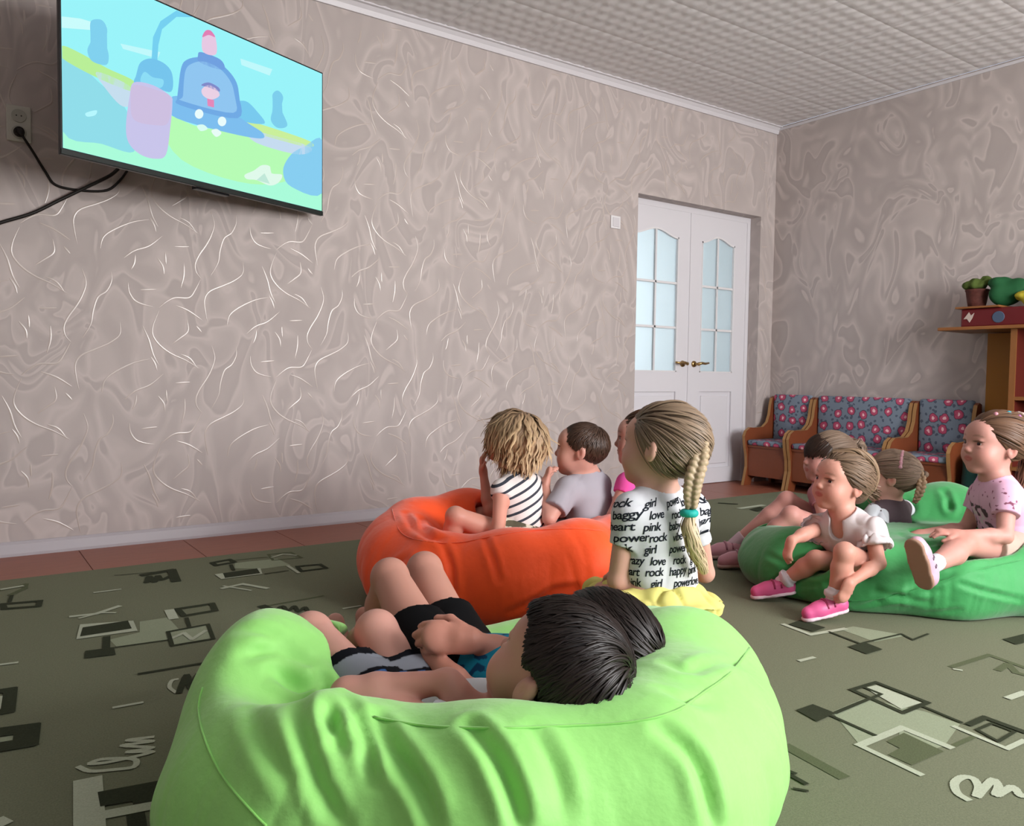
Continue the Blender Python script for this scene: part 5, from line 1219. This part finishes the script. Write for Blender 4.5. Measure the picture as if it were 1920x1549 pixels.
pv, pf = hb.mesh(.0035, 1); g.part('hair_band', pv, pf, mat('pale pink pearls', '#c9929f', .3, .5))
g.braid([g.H(-.02, -.105, .045), g.H(-.03, -.12, .0), g.H(-.045, -.115, -.05), g.H(-.05, -.10, -.09)], [.012, .017, .015, .008], ('#5a4332', '#b79a7c'), turns=3)

# ==== 8: girl in the pale pink tee at the right edge
J = dict(neck=P(1866,900,2.88), pelvis=P(1896,1030,2.92), shL=P(1888,930,2.80), shR=P(1844,925,2.98), elL=P(1884,1006,2.73), elR=P(1812,992,3.00))
J['wrL'] = P(1796,1003,2.70); J['wrR'] = P(1725,1002,2.98); fr = V(-.98, 0, -.05)
J['hipL'] = P(1898,1034,2.84); J['hipR'] = P(1890,1030,2.98); J['knL'] = P(1808,1020,2.70); J['knR'] = P(1835,1012,3.16); J['anL'] = P(1742,1064,2.56); J['anR'] = P(1812,1030,3.04)
g = Person('girl in pale pink printed tee on the green bag, one leg stretched out', J, dict(c=P(1862,836,2.88), s=1.08, fwd=V(-.97,.10,-.12), up=V(.10,1,0)), fr, 1.0, .0035, skin='#b98273')
g.build_body([dict(wr=J['wrL'], d=V(-.95,.15,.25), n=V(0,-1,.1), side=1, curl=.45), dict(wr=J['wrR'], d=V(-.9,-.25,-.1), n=V(0,-.9,.2), side=-1, curl=.35)], feet=False)
def pinktee(v):
    base = np.array(lin('#d3a9c2')); fz = (v-J['neck']); fx = fz@g.fr; z2 = fz@g.spine; y2 = fz@g.lat
    pr = (fx > .03) & (np.abs(y2) < .05) & (z2 < -.07) & (z2 > -.20); k = vnoise(v*70+4); k2 = vnoise(v*90+9)
    c = np.where((pr & (k > .45))[:, None], np.array(lin('#5a4b50')), base); c = np.where((pr & (k < .22))[:, None], np.array(lin('#c9bcc0')), c)
    dots = (fx > .02) & (z2 > -.075) & (k2 > .80); return np.where(dots[:, None], np.array(lin('#7c4a5c')), c)
g.cloth('pink_tee', g.torsovol(t=.012, sleeve=.50, hem=.045, sleeve_r=.020), mat('pale pink jersey', '#d3a9c2', .85, .1, vcol='tint'), h=.0035, cols=pinktee, amp=.006)
g.collar(mat('pink rib', '#cda2bc', .85, .1), r=.05)
g.cloth('shorts', g.shortsvol(frac=.52, t=.012), mat('beige jersey', '#b39c90', .85, .1), h=.004)
an = J['anL']; g.shoe(an, an+V(-.35, .92, -.1), unit(J['knL']-an), '#c7a2b4', '#9c7a68', L=.150, strap='#5d4a5a', sockcol='#ccd0d4', ankledir=J['knL']-an, sock_h=.06)
an = J['anR']; g.shoe(an, an+V(-.9, -.1, .2), ZZ, '#c7a2b4', '#9c7a68', L=.150, sockcol='#ccd0d4', ankledir=J['knR']-an)
hc8 = ('#35221a', '#7a5a44')
g.hair(hc8, n=1300, steps=11, step=.0115, lift=.004, width=.0034, jitter=.07, target=(.0, -.105, -.01), seed=15, cap=.009, gloss=.45,
       mask=lambda l: (l[:, 2] > .95*l[:, 1]-.010) & (l[:, 2] > -.062))
g.tail([(0, -.10, -.005), (0, -.135, -.03), (0, -.13, -.09), (0, -.115, -.15)], [.016, .026, .028, .012], ('#2b1a14', '#6b4c38'), n=80, wave=.003)
g.tail([(-.03, -.02, .105), (-.045, -.06, .085), (-.05, -.09, .045), (-.03, -.105, .01)], [.008, .013, .014, .010], ('#6a5040', '#a58a72'), n=40, wave=.002, name='side_twist')
for (x, y, z, cc) in ((-.03, .03, .104, '#b57a86'), (-.035, -.012, .112, '#2f9bb0'), (-.04, -.045, .104, '#a463a8')):
    pv = MB().sphere(tuple(g.H(x, y, z)), .0085, 12, 8).build('hair_bead', mat('bead '+cc, cc, .25, .5), g.root, smooth=True)
q = Vol(); q.chain([g.H(.06*math.sin(a)-.0, -.075, .055+.062*math.cos(a)) for a in np.linspace(-1.2, 1.2, 9)], [.007]*9, k=.003); pv, pf = q.mesh(.0035, 1); g.part('hair_band', pv, pf, mat('cream band', '#cfb3a8', .5, .3))

# ==== 9 and 10: the two boys lying in the lime bag
def dark_hair(g, seed, sw=.55):
    cr = np.array([.012, -.075, .075])
    def fl(p, k, rnd):
        d = p-cr; d = d/(np.linalg.norm(d, axis=1)[:, None]+1e-9); nn = p/np.linalg.norm(p, axis=1)[:, None]
        return d+sw*np.cross(nn, d)
    g.hair(('#0a0706', '#231814'), n=4800, steps=9, step=.0095, lift=.009, width=.0021, jitter=.18, cap=.012, flow=fl, seed=seed, gloss=.42, fence=lambda l: ((l[:, 2] > 1.1*l[:, 1]+.004) | (l[:, 2] > .062)) & ~((np.abs(l[:, 0]) > .05) & ((l[:, 1]+.008)**2+(l[:, 2]+.006)**2 < .030**2)),
           mask=lambda l: (l[:, 2] > 1.1*l[:, 1]+.016) & (l[:, 2] > -.052) & (l[:, 1] < .060) & ~((np.abs(l[:, 0]) > .05) & ((l[:, 1]+.008)**2+(l[:, 2]+.006)**2 < .030**2)), capmask=[((0, 0, .014), (0, .74, -.67)), ((0, 0, -.052), (0, 0, -1))])
J = dict(neck=P(962,1376,1.34), pelvis=P(768,1385,1.50), shL=P(908,1408,1.25), shR=P(930,1388,1.46), elL=P(652,1303,1.33), elR=P(800,1360,1.54))
J['wrL'] = P(838,1278,1.33); J['wrR'] = P(740,1350,1.58)
J['hipL'] = P(735,1378,1.44); J['hipR'] = P(795,1355,1.53); J['knL'] = P(583,1188,1.66); J['knR'] = P(706,1184,1.67); J['anL'] = P(578,1262,1.90); J['anR'] = P(648,1238,1.93)
g = Person('dark-haired boy lying in the lime bag, nearest the camera, in black and grey shorts', J, dict(c=P(1036,1268,1.29), s=1.06, fwd=V(-.62,.53,.57), up=V(.55,.80,-.16), ear=.016), V(-.15, .95, .2), 1.12, .0038, skin='#bb8675')
g.build_body([dict(wr=J['wrL'], d=V(.66,-.68,-.1), n=V(-.5,-.5,.6), side=-1, curl=.30, k=1.12), dict(wr=J['wrR'], d=V(-.8,-.1,.3), n=V(0,-1,0), curl=.5)])
g.cloth('white_t_shirt', g.torsovol(t=.014, sleeve=.42, hem=.02, sleeve_r=.022), mat('white grey jersey', '#c2c4ca', .85, .1), h=.0045, amp=.008)
def bands(v):
    t = g.thigh_t(v); c = np.tile(np.array(lin('#0d0e14')), (len(v), 1)); c[(t > .30) & (t < .46)] = lin('#7b7f88'); k = vnoise(v*45+2)
    c[(t > .06) & (t < .20) & (k > .58)] = lin('#b9bdc2'); c[(t > .20) & (t < .26) & (k < .38)] = lin('#3c5f95'); return c
g.cloth('shorts', g.shortsvol(frac=.54, t=.013), mat('banded shorts', '#222222', .85, .1, vcol='tint'), cols=bands, h=.0035, amp=.005)
dark_hair(g, 21)
J = dict(neck=P(1035,1285,1.56), pelvis=P(850,1272,1.70), shL=P(975,1320,1.48), shR=P(1005,1250,1.68), elL=P(868,1300,1.50), elR=P(948,1228,1.62))
J['wrL'] = P(812,1232,1.58); J['wrR'] = P(882,1200,1.57)
J['hipL'] = P(822,1272,1.64); J['hipR'] = P(866,1246,1.78); J['knL'] = P(731,1082,1.90); J['knR'] = P(796,1068,2.02); J['anL'] = P(694,1226,2.06); J['anR'] = P(752,1226,2.12)
g = Person('dark-haired boy lying behind in the lime bag in a teal shirt and black shorts', J, dict(c=P(1112,1236,1.50), s=1.10, fwd=V(-.62,.53,.57), up=V(.55,.80,-.16)), V(-.15, .95, .2), 1.12, .0038, skin='#b07b68')
g.build_body([dict(wr=J['wrL'], d=V(-.3,.25,.9), n=V(0,-1,.2), side=1, curl=.9, k=1.0), dict(wr=J['wrR'], d=V(-.95,.12,-.12), n=V(-.05,-.55,.83), side=-1, curl=.55, k=1.2)])
def tealp(v):
    k = vnoise(v*np.array([60, 60, 90])+3); c = np.tile(np.array(lin('#1580a0')), (len(v), 1)); c[k > .66] = lin('#0d3f62'); return c
g.cloth('teal_t_shirt', g.torsovol(t=.014, sleeve=.30, hem=.01, sleeve_r=.022), mat('teal jersey', '#1580a0', .8, .15, vcol='tint'), cols=tealp, h=.004, amp=.006)
q = Vol(); q.cone(J['neck']-g.spine*.012, J['neck']+g.spine*.014, .056, .050, .005, caps=(1, 1)); g.cloth('collar', q, mat('white rib', '#c5c3d2', .85, .1), amp=.002)
g.cloth('shorts', g.shortsvol(frac=.44, t=.014), mat('black jersey', '#0a0a0c', .85, .1), h=.0045, amp=.005)
dark_hair(g, 22, -.5)
# front lime bag
v1 = Vol()
v1.ell(G(-.08, 1.47, .09), (.52, .50, .12), R=[RH, FH, ZZ], k=.06)
v1.chain([G(-.385, 1.29, .13), G(-.28, 1.20, .145), G(0, 1.13, .155), G(.20, 1.19, .165), G(.295, 1.34, .165), G(.345, 1.62, .16), G(.33, 1.84, .125)], [.15, .15, .155, .155, .145, .15, .125], k=.08)
v1.chain([G(.33, 1.84, .125), G(.12, 1.95, .09), G(-.22, 1.93, .07), G(-.42, 1.7, .13), G(-.425, 1.46, .165), G(-.385, 1.29, .13)], [.125, .11, .10, .125, .14, .15], k=.08)
v1.ell(G(-.465, 1.50, .235), (.068, .12, .105), R=[RH, FH, ZZ], k=.10)
v1.ell(G(.22, 1.52, .19), (.26, .3, .085), R=[RH, FH, ZZ], k=.10)
v1.cone(G(-.34, 1.33, .34), G(-.05, 1.45, .34), .10, .12, k=.08, op='s')
C1 = G(-.06, 1.5, 0)
cr1 = [([(600, 1272), (612, 1300), (622, 1350), (640, 1400)], .016, .014), ([(640, 1310), (665, 1345), (690, 1400), (700, 1460)], .010, .012),
       ([(700, 1345), (735, 1400), (790, 1480), (815, 1549)], .012, .014), ([(880, 1360), (930, 1420), (965, 1500), (975, 1549)], .014, .013),
       ([(520, 1260), (560, 1290), (600, 1290)], .014, .018), ([(1240, 1370), (1300, 1420), (1330, 1500), (1340, 1549)], .010, .014),
       ([(560, 1330), (575, 1400), (600, 1480), (640, 1549)], .010, .014), ([(460, 1230), (520, 1220), (580, 1250)], .007, .014), ([(450, 1180), (510, 1190), (560, 1215)], .005, .014),
       ([(1000, 1370), (1040, 1440), (1060, 1520)], .006, .014), ([(470, 1330), (500, 1400), (560, 1480)], .006, .016), ([(1250, 1240), (1300, 1255), (1380, 1240)], .005, .016), ([(1240, 1290), (1290, 1310), (1340, 1310)], .004, .014)]
beanbag('bean_bag', v1, M_lime, .0065, C1, [(7, .010, 2.5, 3.3), (15, .004, 4, 9.1)], 'large lime green bean bag in the foreground with two dark-haired boys lying in it', cr1,
        seams=[[(1432, 1165), (1405, 1215), (1370, 1262), (1310, 1305), (1265, 1335), (1180, 1355), (1050, 1362), (930, 1366), (800, 1362), (700, 1345)], [(380, 1290), (372, 1330), (385, 1390), (420, 1460), (480, 1530), (500, 1549)]], seam_mat=M_lime_s)

v2 = Vol()
v2.ell(G(-.02, 2.86, .09), (.50, .42, .12), R=[RH, FH, ZZ], k=.06)
v2.chain([G(-.37, 2.75, .15), G(-.24, 2.62, .145), G(0, 2.56, .155), G(.22, 2.6, .17), G(.38, 2.8, .155), G(.36, 3.05, .15), G(.1, 3.17, .17), G(-.18, 3.15, .21), G(-.36, 3.02, .19), G(-.40, 2.88, .16), G(-.37, 2.75, .15)],
         [.13, .13, .14, .15, .15, .14, .13, .13, .13, .13, .13], k=.07)
v2.ell(G(.2, 2.85, .16), (.25, .22, .06), R=[RH, FH, ZZ], k=.08)
beanbag('bean_bag', v2, M_orange, .009, G(-.02, 2.87, 0), [(6, .010, 2.5, 1.3), (13, .004, 4, 5.1)], 'bright orange bean bag near the TV wall under the girl in the striped top',
        [([(1000, 1130), (1040, 1108), (1080, 1102)], .008, .012), ([(830, 1020), (845, 1060), (850, 1110)], .008, .012), ([(910, 1010), (925, 1050), (935, 1090)], .007, .012), ([(790, 970), (800, 1000), (830, 1012)], .012, .016), ([(760, 960), (775, 990), (800, 1010)], .008, .014),
         ([(700, 1130), (720, 1075), (760, 1045)], .006, .014), ([(950, 1150), (1000, 1130), (1060, 1125)], .005, .012)],
        seams=[[(735, 955), (752, 1000), (800, 1016), (860, 1018), (930, 1005), (1000, 995), (1080, 992), (1130, 996)]], seam_mat=M_orange_s)

v3 = Vol()
v3.ell(G(1.50, 3.08, .10), (.60, .47, .125), R=[RH, FH, ZZ], k=.06)
v3.chain([G(1.06, 2.97, .115), G(1.2, 2.82, .105), G(1.5, 2.73, .115), G(1.8, 2.78, .125), G(1.98, 3.0, .15), G(2.0, 3.25, .17), G(1.85, 3.42, .22), G(1.62, 3.46, .20), G(1.3, 3.42, .14), G(1.08, 3.28, .10), G(1.03, 3.1, .10), G(1.06, 2.97, .115)],
         [.12, .12, .125, .125, .14, .14, .135, .12, .10, .09, .10, .12], k=.08)
v3.ell(G(1.6, 3.0, .17), (.36, .28, .07), R=[RH, FH, ZZ], k=.08)
beanbag('bean_bag', v3, M_green, .009, G(1.5, 3.08, 0), [(7, .010, 3.5, 7.3), (15, .004, 5, 2.1)], 'darker green bean bag at the right picture edge with four little girls around it',
        [([(1600, 1140), (1680, 1120), (1760, 1105)], .007, .011), ([(1640, 1165), (1720, 1150), (1800, 1145)], .006, .011), ([(1700, 1105), (1760, 1085), (1850, 1060)], .008, .012), ([(1770, 920), (1780, 950), (1785, 985)], .012, .014), ([(1800, 1095), (1850, 1110), (1915, 1125)], .007, .010),
         ([(1440, 1040), (1480, 1060), (1540, 1075)], .006, .012), ([(1500, 1100), (1560, 1095), (1620, 1080)], .006, .012), ([(1690, 1000), (1730, 1020), (1780, 1025)], .006, .012), ([(1640, 1110), (1740, 1130), (1860, 1175)], .006, .012)],
        seams=[[(1590, 1128), (1660, 1120), (1740, 1098), (1830, 1070), (1915, 1050)]], seam_mat=M_green_s)
